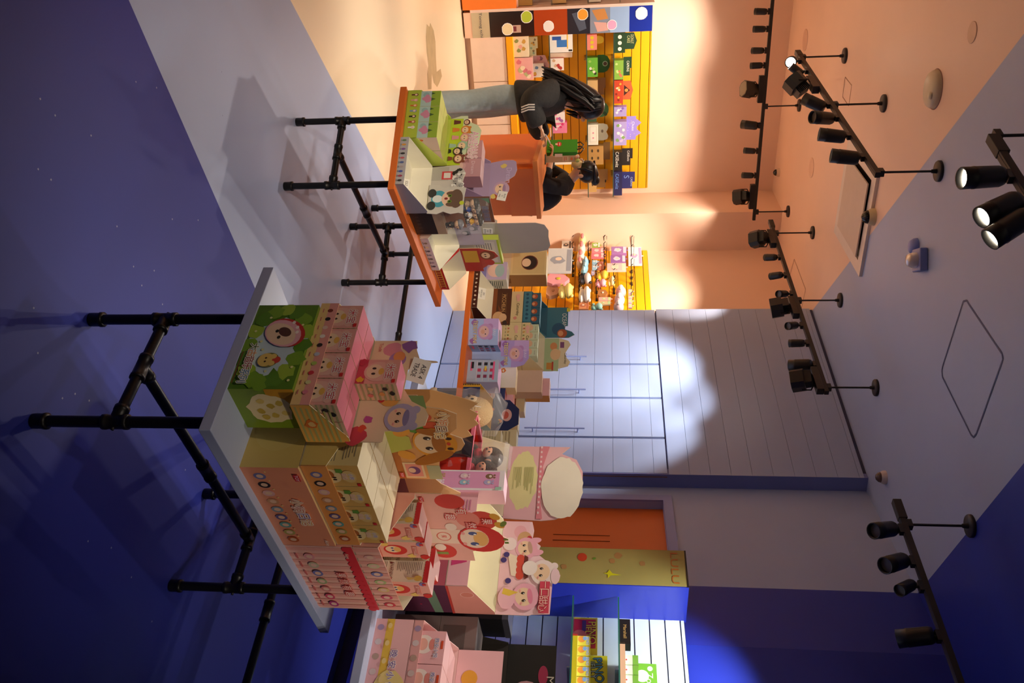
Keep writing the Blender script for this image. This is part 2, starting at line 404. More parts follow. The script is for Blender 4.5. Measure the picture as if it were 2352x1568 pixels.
# column with the poster
po = thing('poster_column', 'tall pink column with a glossy collage poster at the left end', 'column', AV, ayaw)
xa, xb = apos(1300, 20, BD+.05)[0], xcol; zc0 = apos(1084, 60, BD+.05)[2]; zc1 = apos(1498, 60, BD+.05)[2]
MB().box(xa, xb, -BD-.05, -.02, .02, zc1, PINK).build('body', po)
mb = MB(); A = Art(mb, (xa, -BD-.052, zc0), (1, 0, 0), (0, 0, 1), xb-xa, zc1-zc0)
A.rect(0, 0, 1, 1, M('2436A0', .2, var=0, coat=.5)).rect(0, 0, 1, .1, M('C9BEA0', .25, coat=.5)).rect(0, .1, 1, .35, M('191A1C', .2, coat=.5)).rect(0, .35, 1, .535, M('B4481E', .25, coat=.5))
A.rect(0, .535, 1, .66, M('2A2C38', .2, coat=.5)).rect(0, .66, 1, .77, M('8A94A8', .2, coat=.5)).rect(0, .77, 1, .875, M('9DBBE6', .2, coat=.5))  # the dark band is a reflection painted into the poster
A.poly([(.2, .56), (.9, .6), (.8, .64), (.1, .62)], M('4E586C')).poly([(.1, .67), (.5, .7), (.45, .76), (.05, .74)], M('C88A4A')).poly([(.55, .68), (.95, .7), (.9, .76), (.6, .75)], M('D8A8A0'))
A.rect(.55, .2, .85, .275, M('C9A79A')).rect(.6, .22, .8, .25, M('7A3038'))
for a, b, c, r in ((.25, .31, 'B7CE3C', .06), (.7, .2, 'F0E2B8', .06), (.65, .43, 'F2F2F2', .055), (.25, .62, 'F0A230', .055), (.7, .78, 'EBA6CE', .05), (.3, .94, 'FFFFFF', .06)):
    A.blob(a, b, r*1.12, M('FFFFFF'), 16, .06, 3).blob(a, b, r, M(c), 16, .08, 3)
A.text('Tomog tchi', .5, .05, .04, M('3A3F52'), width=.27)
mb.build('poster', po)
# shelf unit at the very edge, beside the column
su = thing('side_shelf_unit', 'shelf unit with orange base cut by the left edge, beyond the poster column', 'shelf unit', AV, ayaw)
MB().box(xa-1., xa-.03, -.04, -.02, .1, zc1, M('C9B0A4')).build('back_panel', su)
MB().box(xa-.03, xa, -BD-.06, -.02, .1, zc1+.02, M('E9CFC2')).build('side_panel', su)
MB().box(xa-1., xa-.03, -BD-.06, -.04, .02, .62, M('F5822B', .45)).build('base', su)
for z in (.62, 1.0, 1.4, 1.75): MB().box(xa-1., xa-.03, -BD, -.04, z, z+.015, GL if z > .62 else M('E9CFC2')).build('shelf', su)
# hook wall, yellow
HV = Vector((*P2, 0)); HD = uv((W3e[0]-P2[0], W3e[1]-P2[1])); hyaw = ang(HD)
def hpos(x, y, off=0.):
    n = Vector((HD[1], -HD[0], 0)); return loc2(P2, HD, fpl(x, y, HV+n*off, HD))
hx0 = max(.01, hpos(1450, 566)[0]); hx1 = hpos(1450, 711)[0]+.25; hz1 = hpos(1491, 640)[2]; hzs = hpos(1360, 640)[2]
slat('slat_wall', HV, HD, hx0, min(hx1, (Vector((*W3e, 0))-HV).length-.02), .5, hz1, YELL, M('7A5A18'), .1, hzs, 'yellow slatted wall panel full of black hooks beside the cupboard')
# white slat fixture at right
WV = Vector((1.768, 5.44, 0)); WD = uv((.59, -.81)); wyaw = ang(WD); wn = Vector((WD[1], -WD[0], 0))
def wpos(x, y, off=0.): return loc2(WV, WD, fpl(x, y, WV+wn*off, WD))
wz1 = wpos(1577, 1490)[2]; wzs = wpos(1458, 1500)[2]
slat('slat_wall', WV, WD, .03, 1.9, .7, wz1, M('E4ECF8', .4), M('2E3340'), .097, wzs, 'white slatted wall panel with glass shelves at the right edge')
gc = thing('poster_column', 'blue column with a golden glossy fruit poster beside the white slat wall', 'column', WV, wyaw)
MB().box(-.254, .03, -.348, .0, 0, wz1+.01, M('2A37B0', .35)).build('body', gc)
mb = MB(); A = Art(mb, (-.254, -.35, .2), (1, 0, 0), (0, 0, 1), .28, wz1-.2)
A.rect(0, 0, 1, 1, M('B0A45C', .25, .15, var=.25, scale=3))
G2 = M('B98A4E', .3, .1)
for a, b, r in ((.3, .38, .02), (.6, .42, .025), (.5, .46, .03), (.8, .5, .028), (.2, .78, .025), (.35, .76, .02), (.4, .86, .02), (.15, .5, .015), (.55, .6, .02)): A.blob(a, b, r, G2, 14, .2, int(r*1e4))
A.ell(.27, .66, .033, .03, M('D8401E', .3)).ell(.3, .7, .008, .012, M('6E9A2A'), .6)
A.poly([(.7, .73), (.74, .745), (.84, .745), (.76, .755), (.74, .79), (.7, .76), (.6, .75), (.69, .743)], M('D8CE12', .3))
A.text('LULU', .5, .965, .045, M('C87028', .3), width=.24)
mb.build('poster', gc)
MB().box(-.254, .03, -.352, -.348, wz1, wz1+.01, BLK).build('cap', gc)
bw = thing('base_cabinet', 'dark blue cabinet under the white slat wall, behind the pink cartons', 'cabinet', WV, wyaw)
MB().box(.03, 1.9, -.19, 0, 0, .12, M('10143E')).build('plinth', bw); MB().box(.03, 1.9, -.3, 0, .12, .7, M('2A37B0', .4)).build('body', bw)
wsz = [wpos(x, 1500, .1)[2] for x in (1316, 1423)]
for k, z in enumerate(wsz):
    sh = thing('glass_shelf', ('lower', 'upper')[k]+' glass shelf on the white slatted wall', 'shelf', WV+Vector((0, 0, z)), wyaw, 'glass shelves on the white slat wall')
    MB().box(.035, 1.9, -.24, -.018, -.008, 0, GL).build('pane', sh); MB().box(.035, 1.9, -.243, -.24, -.009, 0, M('2F6B5A', .2)).build('polished_edge', sh)
    for xx in (.5, 1.2): MB().box(xx, xx+.01, -.2, -.018, -.03, -.008, M('8890A0', .3, .6)).build('bracket', sh)

# ------------------------------------------------------------------ the orange counter, an angled run of two arms
KC = Vector((-1.48, 6.9, 0)); ka = Vector((-.444, .896, 0)); kb = Vector((.67, .74, 0)).normalized()
ct = thing('counter', 'orange service counter with angled corner where the customer stands', 'counter', KC)
def arm(mb, o, z0, z1, m, La, Lb, t):
    P = lambda a, b: KC+ka*a+kb*b-KC
    out = [P(-o, -o), P(-o, Lb+o), P(t+o, Lb+o), P(t+o, t+o), P(La+o, t+o), P(La+o, -o)]
    mb.face([p+Vector((0, 0, z1)) for p in out], m); mb.face([p+Vector((0, 0, z0)) for p in out][::-1], m)
    for i in range(6):
        j = (i+1) % 6; mb.face([out[i]+Vector((0, 0, z0)), out[j]+Vector((0, 0, z0)), out[j]+Vector((0, 0, z1)), out[i]+Vector((0, 0, z1))], m)
    return mb
arm(MB(), -.02, .0, 1.0, ORNG, 1.17, .58, .34).build('body', ct); arm(MB(), .015, 1.0, 1.04, M('F08A3C', .35), 1.17, .58, .34).build('worktop', ct)
mb = MB(); 
for z0, z1, o in ((.78, 1.0, .0),): mb.box(.06, .56, -.006, .02, z0, z1, ORNG, Matrix.Rotation(ang(kb), 4, 'Z'))
mb.build('front_board', ct)
# ------------------------------------------------------------------ ceiling tracks and their lamp heads
ALLT = {}
def make_track(key, ends, rods, label, z=None, drop=None):
    cps = [fz(c[0], c[1], CEIL) for c, t in rods]; hs = [fy(t[0], t[1], p.y).z for (c, t), p in zip(rods, cps)]
    z = z or sum(hs)/len(hs)
    a, b = fz(*ends[0], z), fz(*ends[1], z); d = (b-a).normalized(); L = (b-a).length; yaw = ang(d)
    t = thing('ceiling_track', label, 'lighting track', a, yaw, 'black ceiling tracks')
    mb = MB(); mb.box(0, L, -.018, .018, 0, .032, BLK2); mb.box(0, L, -.006, .006, -.001, .004, M('3C2E22')); mb.build('rail', t)
    MB().bbox(0, .14, -.021, .021, -.004, .045, BLK2, .003).build('feed_box', t)
    for p in cps:
        q = (p-a).dot(d)
        r_ = MB().tube([(q, 0, .03), (q, 0, CEIL-z-.02)], .0075, BLK, 10); r_.box(q-.025, q+.025, -.02, .02, .03, .06, BLK2); rd = r_.build('rod', t)
        MB().lathe([(.0, CEIL-z-.02), (.062, CEIL-z-.02), (.066, CEIL-z-.014), (.066, CEIL-z), (0, CEIL-z)], M('2A2220', .5), (q, 0, 0), (0, 0, 1), 24).build('canopy', rd)
        MB().lathe([(.012, CEIL-z-.05), (.016, CEIL-z-.02)], BLK2, (q, 0, 0), (0, 0, 1), 10).build('socket', rd)
    ALLT[key] = (a, d, L, z, yaw); return t
LIT = M('FFF2D8', .4, emit=22., var=0); DIML = M('B8A888', .4, emit=.25, var=0); OFFL = M('6E6458', .3)
def head(key, px, typ, target, label, lit=2, power=100, deg=45, blend=.6, col=(1, .82, .63), hang=None):
    a, d, L, z, yaw = ALLT[key]; p = fz(*px, z); q = max(.03, min(L-.03, (p-a).dot(d))); base = a+d*q
    t = thing('spot_lamp', label, 'lamp', base, yaw, 'lamp heads on the ceiling tracks')
    RI = Matrix.Rotation(-yaw, 3, 'Z')
    big = typ == 'flood'
    Lh, r = {'can': (.115, .034), 'barrel': (.165, .047), 'flood': (.15, .07)}[typ]
    hang = hang or (.075 if not big else .15)
    c = Vector((0, 0, -hang)); D = (RI @ (Vector(target)-(base+Vector((0, 0, -hang))))).normalized()
    mb = MB()
    if not big:
        mb.box(-.03, .03, -.017, .017, -.022, .0, BLK); mb.tube([(0, 0, -.02), (0, 0, -hang+.01)], .0085, BLK, 10)
        mb.build('adapter', t)
        mb = MB(); s0 = -.035
        mb.lathe([(0, s0-.01), (r*.8, s0-.008), (r*.95, s0+.01), (r, Lh*.45), (r*1.02, Lh*.5), (r*.97, Lh*.52), (r, Lh+s0), (r*.86, Lh+s0), (r*.84, Lh+s0-.03)], BLK, c, D, 20)
        bo = mb.build('body', t); Lp = Lh+s0-.006-(.02 if typ == 'barrel' else .01)
        MB().lathe([(0, Lp), (r*.86, Lp)], (OFFL, DIML, LIT)[lit], c, D, 20).build('lens', bo)
        e = c+D*(Lh+s0+.012)
    else:
        mb.bbox(-.14, .14, -.03, .03, -.055, 0, BLK, .004); mb.build('driver_box', t)
        u = Vector((0, 0, 1)).cross(D); u = u.normalized() if u.length > .05 else Vector((1, 0, 0)); v = D.cross(u)
        mb = MB(); mb.tube([c+u*.085+Vector((0, 0, hang-.055))*0+D*0, c+u*.085+Vector((0, 0, .07)), c+u*.03+Vector((0, 0, hang-.05)), c-u*.03+Vector((0, 0, hang-.05)), c-u*.085+Vector((0, 0, .07)), c-u*.085], .006, BLK, 8); mb.build('yoke', t)
        mb = MB(); W, H, K = .08, .075, .07
        out = [(-W, -H*.5), (-W*.6, -H), (W*.6, -H), (W, -H*.5), (W, H*.5), (W*.6, H), (-W*.6, H), (-W, H*.5)]
        mb.prism(out, c+D*K, u, v, D, .1, BLK)
        for i in range(9): mb.box(-.05, .05, -.0025, .0025, -.03, .03, BLK, Matrix.Translation(c-D*.055) @ Matrix((u, v, D)).transposed().to_4x4() @ Matrix.Translation((0, -.05+.0125*i, 0)))
        bo = mb.build('body', t)
        MB().face([c+D*(K+.001)+u*x*.88+v*y*.88 for x, y in out], (OFFL, DIML, LIT)[lit]).build('lens', bo)
        e = c+D*(K+.02)
    if power: spot(t, e, D, power, deg, blend, col)
    return t
make_track('A', ((1776, -60), (1728, 505)), [((1848, 253), (1757, 253)), ((1817, 494), (1735, 493))], 'long ceiling track before the back wall, farthest left of all')
make_track('B', ((1826, 120), (2010, 402)), [((1944, 118), (1838, 127)), ((2034, 226), (1902, 231)), ((2162, 380), (2010, 379))], 'ceiling track whose end lamp shines straight at the viewer')
make_track('C', ((1765, 508), (1894, 902)), [((1871, 518), (1777, 519)), ((1936, 668), (1827, 669)), ((2018, 873), (1893, 873))], 'ceiling track running before the cupboard wall')
make_track('D', ((2050, 1150), (2215, 1620)), [((2243, 1180), (2078, 1177))], 'ceiling track in the dark blue corner at right')
make_track('E', ((2268, 316), (2420, 560)), [((2470, 345), (2300, 345))], 'nearest ceiling track, cut off by the upper edge of the room view', z=ALLT['B'][3])
def BD_(x, y): return fz(x, y, ALLT['B'][3])+Vector((-.35, .15, -2.2))
WARM = (1, .84, .68); NEUT = (1, .92, .82); COOL = (.94, .97, 1)
def wallp(x, y, off=0.): return fpl(x, y, AV+an*off, AD)
lab = 'black can lamp on the far track, '
for i, (y, ty, pw) in enumerate(((24, (1330, 20), 150), (64, (1300, 70), 170), (113, (1420, 120), 170), (147, (1280, 170), 170))):
    head('A', (1768-.085*y, y), 'can', wallp(*ty), lab+('outermost by the edge', 'second from the edge', 'third from the edge', 'fourth, next to the box flood')[i], 2, pw*.4, 95, 1., WARM)
head('A', (1754, 205), 'flood', wallp(1180, 120, 1.6), 'black box flood lamp on the far track between can lamps, finned back showing', 0, 230, 95, .9, WARM)
head('A', (1748, 290), 'barrel', wallp(1380, 250), 'black barrel lamp on the far track right of the rod', 2, 62, 95, 1., WARM)
head('A', (1742, 347), 'can', wallp(1330, 320), lab+'first after the barrel lamp', 2, 60, 95, 1., WARM)
head('A', (1737, 403), 'can', wallp(1330, 390), lab+'next to the last box flood', 2, 60, 95, 1., WARM)
head('A', (1732, 450), 'flood', fpl(1500, 480, Vector((*A1, 0)), uv((P1[0]-A1[0], P1[1]-A1[1]))), 'black box flood lamp at the pillar end of the far track', 0, 60, 95, 1., WARM)
head('B', (1838, 148), 'barrel', (.1, 1.2, 1.35), 'glaring lit barrel lamp at the end of its track, aimed at the viewer', 2, 130, 40, .5, NEUT)
head('B', (1852, 181), 'can', Vector((-4.5, 6.5, 0)), 'small black can lamp behind the big finned flood', 1, 160, 60, .7, WARM)
head('B', (1872, 208), 'flood', Vector((-5.2, 7.6, .6)), 'large finned flood lamp aimed left over the cream floor', 1, 170, 90, .9, WARM)
head('B', (1905, 243), 'barrel', BD_(1905, 243)+Vector((-1, .6, 0)), 'black barrel lamp just past the middle rod, aimed left', 1, 160, 60, .7, WARM)
head('B', (1924, 274), 'barrel', fz(760, 180), 'black barrel lamp tilted toward the left wall', 0, 160, 60, .7, WARM)
head('B', (1951, 316), 'barrel', BD_(1951, 316), 'black barrel lamp with bright rim pointing down, nearer the middle', 2, 150, 52, .7, NEUT)
head('B', (1982, 370), 'barrel', BD_(1982, 370), 'black barrel lamp with bright rim at the track end', 2, 150, 52, .7, NEUT)
CW = lambda x, y: fpl(x, y, C0, cd)
head('C', (1778, 547), 'flood', fpl(1380, 640, HV, HD), 'cylindrical looking box lamp at the pillar end of the middle track', 1, 200, 70, .7, WARM)
head('C', (1795, 570), 'can', fpl(1330, 600, HV, HD), 'small lit can lamp beside the box lamp on the middle track', 2, 120, 55, .7, WARM)
head('C', (1810, 602), 'can', fpl(1400, 690, HV, HD), 'second small can lamp on the middle track', 1, 120, 55, .7, WARM)
head('C', (1825, 640), 'can', F4.at(.1, .2, .7), 'third small can lamp, left of the rod on the middle track', 0, 110, 45, .6, NEUT)
head('C', (1832, 690), 'flood', fpl(1100, 830, C0, cd), 'six sided flood lamp hanging in the middle track', 0, 195, 80, .8, COOL)
head('C', (1847, 725), 'can', F4.at(.5, .3, .8), 'can lamp right of the six sided flood', 0, 110, 50, .6, NEUT)
head('C', (1860, 769), 'can', CW(1250, 800), 'can lamp fifth along the middle track, aimed at the cupboard', 0, 52, 60, .7, COOL)
head('C', (1877, 815), 'barrel', CW(1320, 860), 'lit barrel lamp near the blue end of the middle track', 2, 76, 66, .5, COOL)
head('C', (1888, 855), 'flood', CW(1250, 960), 'open faced box lamp at the blue end of the middle track', 1, 120, 60, .6, COOL)
head('D', (2071, 1222), 'barrel', F3.at(.9, .3, .8), 'dark barrel lamp nearest the rod in the blue corner', 0, 70, 50, .6, NEUT)
head('D', (2096, 1298), 'barrel', F3.at(1.4, .3, .8), 'dark barrel lamp second in the blue corner', 0, 0, 50)
head('D', (2117, 1353), 'can', F3.at(1.9, .3, .8), 'dark can lamp third in the blue corner', 0, 0, 50)
head('D', (2162, 1455), 'barrel', fpl(1340, 1545, WV, WD), 'lit barrel lamp aimed at the white slat wall', 2, 300, 62, .8, COOL)
head('E', (2331, 385), 'barrel', F1.at(.35, .7, .9)+Vector((-.5, .6, 0)), 'lit barrel lamp on the nearest track, beside the feed box', 2, 95, 46, .7, NEUT)
head('E', (2375, 440), 'barrel', F1.at(.9, .4, .9), 'large bright lamp on the nearest track, aimed at the viewer side', 2, 95, 46, .7, NEUT)
head('E', (2400, 480), 'barrel', F3.at(.9, .3, .9), 'bright lamp partly cut by the frame on the nearest track', 2, 80, 46, .7, NEUT)

# ------------------------------------------------------------------ things on the ceiling
def dev(name, label, cat, px, z=CEIL): return thing(name, label, cat, fz(*px, z), 0)
t = dev('smoke_alarm', 'large cream oval alarm disc on the pink ceiling', 'alarm', (2148, 205))
al = M('D8C7A8', .4); MB().lathe([(0, -.05), (.07, -.048), (.105, -.036), (.115, -.02), (.115, -.008), (.12, 0)], al, seg=32).build('cover', t)
MB().lathe([(.122, -.004), (.126, 0)], M('9C6A5C'), seg=32).build('rim', t)
mb = MB(); mb.lathe([(0, -.056), (.022, -.054), (.026, -.045)], al, (.05, -.045, 0), seg=16); mb.build('indicator', t)
t = dev('air_conditioner', 'square ceiling air conditioner with its grille hanging open', 'air conditioner', (1968, 470)); t.rotation_euler = (0, 0, .55)
AC = M('E6D5C6', .4)
mb = MB(); q = .44
for x0, x1_, y0, y1_ in ((-q, q, -q, -q+.1), (-q, q, q-.1, q), (-q, -q+.1, -q+.1, q-.1), (q-.1, q, -q+.1, q-.1)): mb.box(x0, x1_, y0, y1_, -.025, 0, AC)
mb.build('frame', t)
MB().box(-q+.1, q-.1, -q+.1, q-.1, -.004, 0, M('1A1512')).build('opening', t)
mb = MB(); mb.box(-q+.13, q-.13, -q+.1, q-.16, -.05, -.04, M('D4BEAA')); mb.build('grille', t)
mb = MB(); mb.tube([(-q+.14, q-.13, -.012), (q-.14, q-.13, -.012)], .02, BLK, 10); mb.build('blower', t)
def dome(label, px, r, m, dm):
    t = dev('dome_camera', label, 'camera', px)
    MB().lathe([(r*1.02, 0), (r, -r*.35), (r*.8, -r*.75)], m, seg=24).build('base', t)
    MB().lathe([(r*.78, -r*.75), (r*.7, -r*1.05), (r*.4, -r*1.35), (0, -r*1.48)], dm, seg=24).build('lens_dome', t)
DD = M('171310', .1)
dome('cream dome camera beside the open air conditioner', (2008, 498), .066, M('DCC79A', .4), DD); dome('small pale dome camera near the back wall', (1790, 396), .05, M('E0C4A8', .4), DD)
dome('white dome camera above the cupboard corner', (2034, 1096), .05, M('D8C8C0', .4), M('5A4540', .2))
t = dev('smoke_alarm', 'small periwinkle round detector on the blue ceiling', 'alarm', (2105, 566)); MB().lathe([(0, -.045), (.04, -.042), (.055, -.02), (.058, 0)], M('7F8CD0', .4), seg=24).build('cover', t)
t = dev('emergency_light', 'small blue boxed ceiling light with clear cover', 'light', (2122, 597))
MB().bbox(-.075, .075, -.075, .075, -.05, 0, M('8089C0', .4), .008).build('base', t); MB().lathe([(.052, -.05), (.05, -.075), (.036, -.105), (0, -.112)], M('E6D8CC', .15, var=0, trans=.5), seg=20).build('cover', t)
def hatch(label, pix, m, gap=.006):
    P = [fz(x, y, CEIL-.002) for x, y in pix]; c = sum(P, Vector())/len(P)
    t = thing('ceiling_hatch', label, 'hatch', c); mb = MB()
    for i in range(len(P)):
        a, b = P[i]-c, P[(i+1) % len(P)]-c; d = (b-a).normalized(); n = Vector((-d.y, d.x, 0))*gap
        mb.face([a-n, b-n, b+n, a+n], m); mb.face([p_+Vector((0, 0, .0015)) for p_ in (a-n, a+n, b+n, b-n)], m)
    mb.build('seam', t)
hatch('rounded square access hatch in the blue ceiling', [(2163, 850), (2165, 840), (2212, 692), (2220, 690), (2226, 700), (2301, 812), (2303, 825), (2242, 996), (2236, 1004), (2230, 998), (2164, 865)], M('3E4470'))
hatch('square access hatch in the pink ceiling past the middle track', [(1824, 595), (1850, 664), (1840, 711), (1812, 640)], M('A87458'), .004)
hatch('square access hatch in the pink ceiling over the end lamp', [(1941, 177), (1956, 196), (1949, 243), (1935, 222)], M('A87458'), .004)
def ring(label, px, r, m):
    t = dev('ceiling_speaker', label, 'speaker', px, CEIL); MB().lathe([(r, 0), (r, -.004), (r*.93, -.004), (0, -.003)], m, seg=28).build('grille', t)
ring('round flush speaker in the pink ceiling by the far corner', (1850, 92), .11, M('E2B69C')); ring('round flush speaker in the pink ceiling near the small dome camera', (1864, 385), .1, M('E8BEA4')); ring('round flush speaker in the pink ceiling above the alarm disc', (2234, 74), .06, M('E4BC9E'))
# ------------------------------------------------------------------ added lamps out of view, brightening the goods, the counter and the cream floor
def world_track(key, A, B, label):
    A, B = Vector(A), Vector(B); d = (B-A).normalized(); L = (B-A).length; yaw = ang(d); z = A.z
    t = thing('ceiling_track', label, 'lighting track', A, yaw, 'black ceiling tracks')
    MB().box(0, L, -.018, .018, 0, .032, BLK2).build('rail', t); MB().bbox(0, .14, -.021, .021, -.004, .045, BLK2, .003).build('feed_box', t)
    for q in (.3, L-.3):
        rd = MB().tube([(q, 0, .03), (q, 0, CEIL-z-.02)], .0075, BLK, 10).build('rod', t); MB().lathe([(0, CEIL-z-.02), (.062, CEIL-z-.02), (.066, CEIL-z), (0, CEIL-z)], BLK2, (q, 0, 0), (0, 0, 1), 24).build('canopy', rd)
    ALLT[key] = (A, d, L, z, yaw)
def whead(key, q, typ, target, label, **k):
    a, d, L, z, yaw = ALLT[key]; p = a+d*q; r = pr_px(p); head(key, r, typ, target, label, **k)
def pr_px(p):
    v = p-Vector((0, 0, CH)); dep = v.y*cs-v.z*sn; up = v.y*sn+v.z*cs
    return (1176+F*up/dep, 784+F*v.x/dep)
ZT_ = ALLT['B'][3]
world_track('G', (-1.2, .5, ZT_), (2.3, .5, ZT_), 'added ceiling track for fill lamps above the place of the viewer')
world_track('H', (-4.3, 3.0, ZT_), (-3.4, 6.2, ZT_), 'added ceiling track over the cream floor at the far left, outside the view')
whead('G', .2, 'barrel', F2.at(.15, .3, .7), 'added fill lamp above the viewer aimed at the near end of the orange table', power=PG[0], deg=26, blend=.8, col=WARM)
whead('G', .45, 'barrel', F1.at(0, .3, .8), 'added fill lamp above the viewer aimed at the green carton', power=70, deg=30, blend=.9, col=WARM)
whead('G', .8, 'barrel', F2.at(.7, .2, .8), 'added fill lamp above the viewer aimed at the middle of the orange table', power=PG[1], deg=26, blend=.8, col=WARM)
whead('G', 1.4, 'barrel', F4.at(.4, .2, 1.0), 'added fill lamp above the viewer aimed at the tall orange table', power=PG[2], deg=26, blend=.8, col=WARM)
whead('G', 2.4, 'barrel', F3.at(.6, .2, 1.1), 'added fill lamp above the viewer aimed at the dessert tray', power=PG[3], deg=30, blend=.8, col=WARM)
whead('G', 3.0, 'barrel', F1.at(.7, .1, .85), 'added fill lamp above the viewer aimed at the front table', power=PG[4], deg=34, blend=.9, col=WARM)
whead('G', 3.3, 'barrel', F3.at(1.3, .2, 1.0), 'added fill lamp above the viewer aimed at the pale pink stack', power=PG[5], deg=28, blend=.8, col=NEUT)
whead('H', .5, 'flood', (-2.6, 3.9, 0), 'added flood lamp at the far left aimed at the cream floor, near end', power=PG[6], deg=75, blend=.9, col=WARM)
whead('H', 2.0, 'flood', (-2.2, 6.2, 0), 'added flood lamp at the far left aimed at the cream floor, middle', power=PG[6], deg=75, blend=.9, col=WARM)
whead('H', 3.0, 'flood', (-1.9, 7.4, .8), 'added flood lamp at the far left aimed at the counter', power=PG[7], deg=60, blend=.9, col=WARM)
# ------------------------------------------------------------------ cartons and display trays
def faces(w, d, h):
    return {'F': ((0, 0, 0), (1, 0, 0), (0, 0, 1), w, h), 'L': ((0, d, 0), (0, -1, 0), (0, 0, 1), d, h), 'R': ((w, 0, 0), (0, 1, 0), (0, 0, 1), d, h),
            'T': ((0, 0, h), (1, 0, 0), (0, 1, 0), w, d), 'B': ((w, d, 0), (-1, 0, 0), (0, 0, 1), w, h)}
def place(fr, a, b, z, turn=0, w=0):      # turn 0: faces the near edge; 1: faces the left end of the table
    return (fr.at(a, b, z), fr.yaw) if not turn else (fr.at(a, b+w, z), fr.yaw-math.pi/2)
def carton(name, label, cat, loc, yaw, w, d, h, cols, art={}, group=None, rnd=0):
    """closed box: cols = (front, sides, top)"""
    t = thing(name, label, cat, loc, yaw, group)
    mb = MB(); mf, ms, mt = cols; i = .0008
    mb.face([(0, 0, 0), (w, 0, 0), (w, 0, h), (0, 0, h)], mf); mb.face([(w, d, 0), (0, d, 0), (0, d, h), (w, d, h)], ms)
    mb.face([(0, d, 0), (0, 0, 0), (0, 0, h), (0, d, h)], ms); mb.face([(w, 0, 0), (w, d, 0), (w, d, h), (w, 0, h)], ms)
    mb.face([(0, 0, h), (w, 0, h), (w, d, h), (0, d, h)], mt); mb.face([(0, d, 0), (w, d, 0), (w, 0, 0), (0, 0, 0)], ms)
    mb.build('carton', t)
    fs = faces(w, d, h)
    for k, f in art.items():
        m2 = MB(); f(Art(m2, *fs[k])); m2.build({'F': 'front_print', 'L': 'side_print', 'R': 'side_print', 'T': 'lid_print', 'B': 'back_print'}[k], t)
    return t
def tray(name, label, cat, loc, yaw, w, d, hf, hb, cols, art={}, header=None, hart=None, group=None, hback=None, inset=.02, hbase=None):
    """open display tray: cols = (front, side, inside, header). header = [(u fraction, height above hb)...] drawn left to right"""
    t = thing(name, label, cat, loc, yaw, group); mf, ms, mi, mh = cols; e = .0025
    mb = MB()
    mb.box(0, w, 0, e, 0, hf, mf)
    mb.box(0, w, d-e, d, 0, hb, ms); mb.box(0, w, 0, d, 0, .004, mi)
    side = [(0, 0), (d, 0), (d, hb), (d-inset, hb), (0, hf)]
    for x, n in ((0, -1), (w-e, 1)):
        P = [(x, y, z) for y, z in side]; Q = [(x+e, y, z) for y, z in side]
        mb.face(P[::-1] if n else P, ms if n < 0 else mi); mb.face(Q, ms if n > 0 else mi)
        for i in range(5):
            j = (i+1) % 5; mb.face([P[i], P[j], Q[j], Q[i]], mi)
    mb.face([(e, e+.0003, .004), (w-e, e+.0003, .004), (w-e, e+.0003, hf), (e, e+.0003, hf)][::-1], mi)
    mb.face([(e, d-e-.0003, .004), (w-e, d-e-.0003, .004), (w-e, d-e-.0003, hb), (e, d-e-.0003, hb)], mi)
    mb.build('tray', t)
    fs = faces(w, d, hf)
    fs['L'] = ((0, d, 0), (0, -1, 0), (0, 0, 1), d, hb); fs['R'] = ((w, 0, 0), (0, 1, 0), (0, 0, 1), d, hb)
    for k, f in art.items():
        m2 = MB(); f(Art(m2, *fs[k])); m2.build({'F': 'front_print', 'L': 'side_print', 'R': 'side_print'}[k], t)
    if header:
        zb = hb if hbase is None else hbase
        m2 = MB(); hh = max(z for u, z in header)
        out = [(0, 0), (w, 0)]+[(u*w, z) for u, z in header[::-1]]
        m2.prism(out, (0, d-.003, zb), (1, 0, 0), (0, 0, 1), (0, -1, 0), .003, mh, hback or M('D9BE98'))
        hc = m2.build('header_card', t)
        if hart:
            m3 = MB(); hart(Art(m3, (0, d-.003, zb), (1, 0, 0), (0, 0, 1), w, hh)); m3.build('header_print', hc)
    return t
def lines(A, a0, b0, a1, b1, n, m, seed=0, t=.35):     # tiny unreadable print
    rd = random.Random(seed); s = (b1-b0)/n
    for i in range(n): A.rect(a0, b0+i*s, a0+(a1-a0)*rd.uniform(.55, 1), b0+i*s+s*t, m)
def sign(label, loc, yaw, words, w=.07, h=.05, tilt=.0, roll=0.):
    t = thing('handwritten_sign', label, 'sign', loc, yaw); R = Matrix.Rotation(roll, 4, 'Y') @ Matrix.Rotation(-tilt, 4, 'X')
    mb = MB(); mb.box(-w/2, w/2, 0, .0015, 0, h, M('F7F4E6', .5, var=0), R); o = mb.build('card', t)
    m2 = MB(); A = Art(m2, R @ Vector((-w/2, 0, 0)), R.to_3x3() @ Vector((1, 0, 0)), R.to_3x3() @ Vector((0, 0, 1)), w, h)
    k = len(words)
    for i, s in enumerate(words): A.text(s, .5, 1-(i+.75)/(k+.5), h*.62/(k+.4), M('2A2420', var=0), width=min(w*.85, len(s)*h*.62/(k+.4)*.62))
    m2.build('handwriting', o); return t
RED = M('D8352A'); TOY = M('D82A2A', .4)
def badge(A, a, b, s=.012): A.k += .0002; A.rect(a-s*1.1/A.w, b-s*.6/A.h, a+s*1.1/A.w, b+s*.6/A.h, TOY).text('TOY', a, b, s*.7, M('FFFFFF', var=0))
MS = list(range(6))
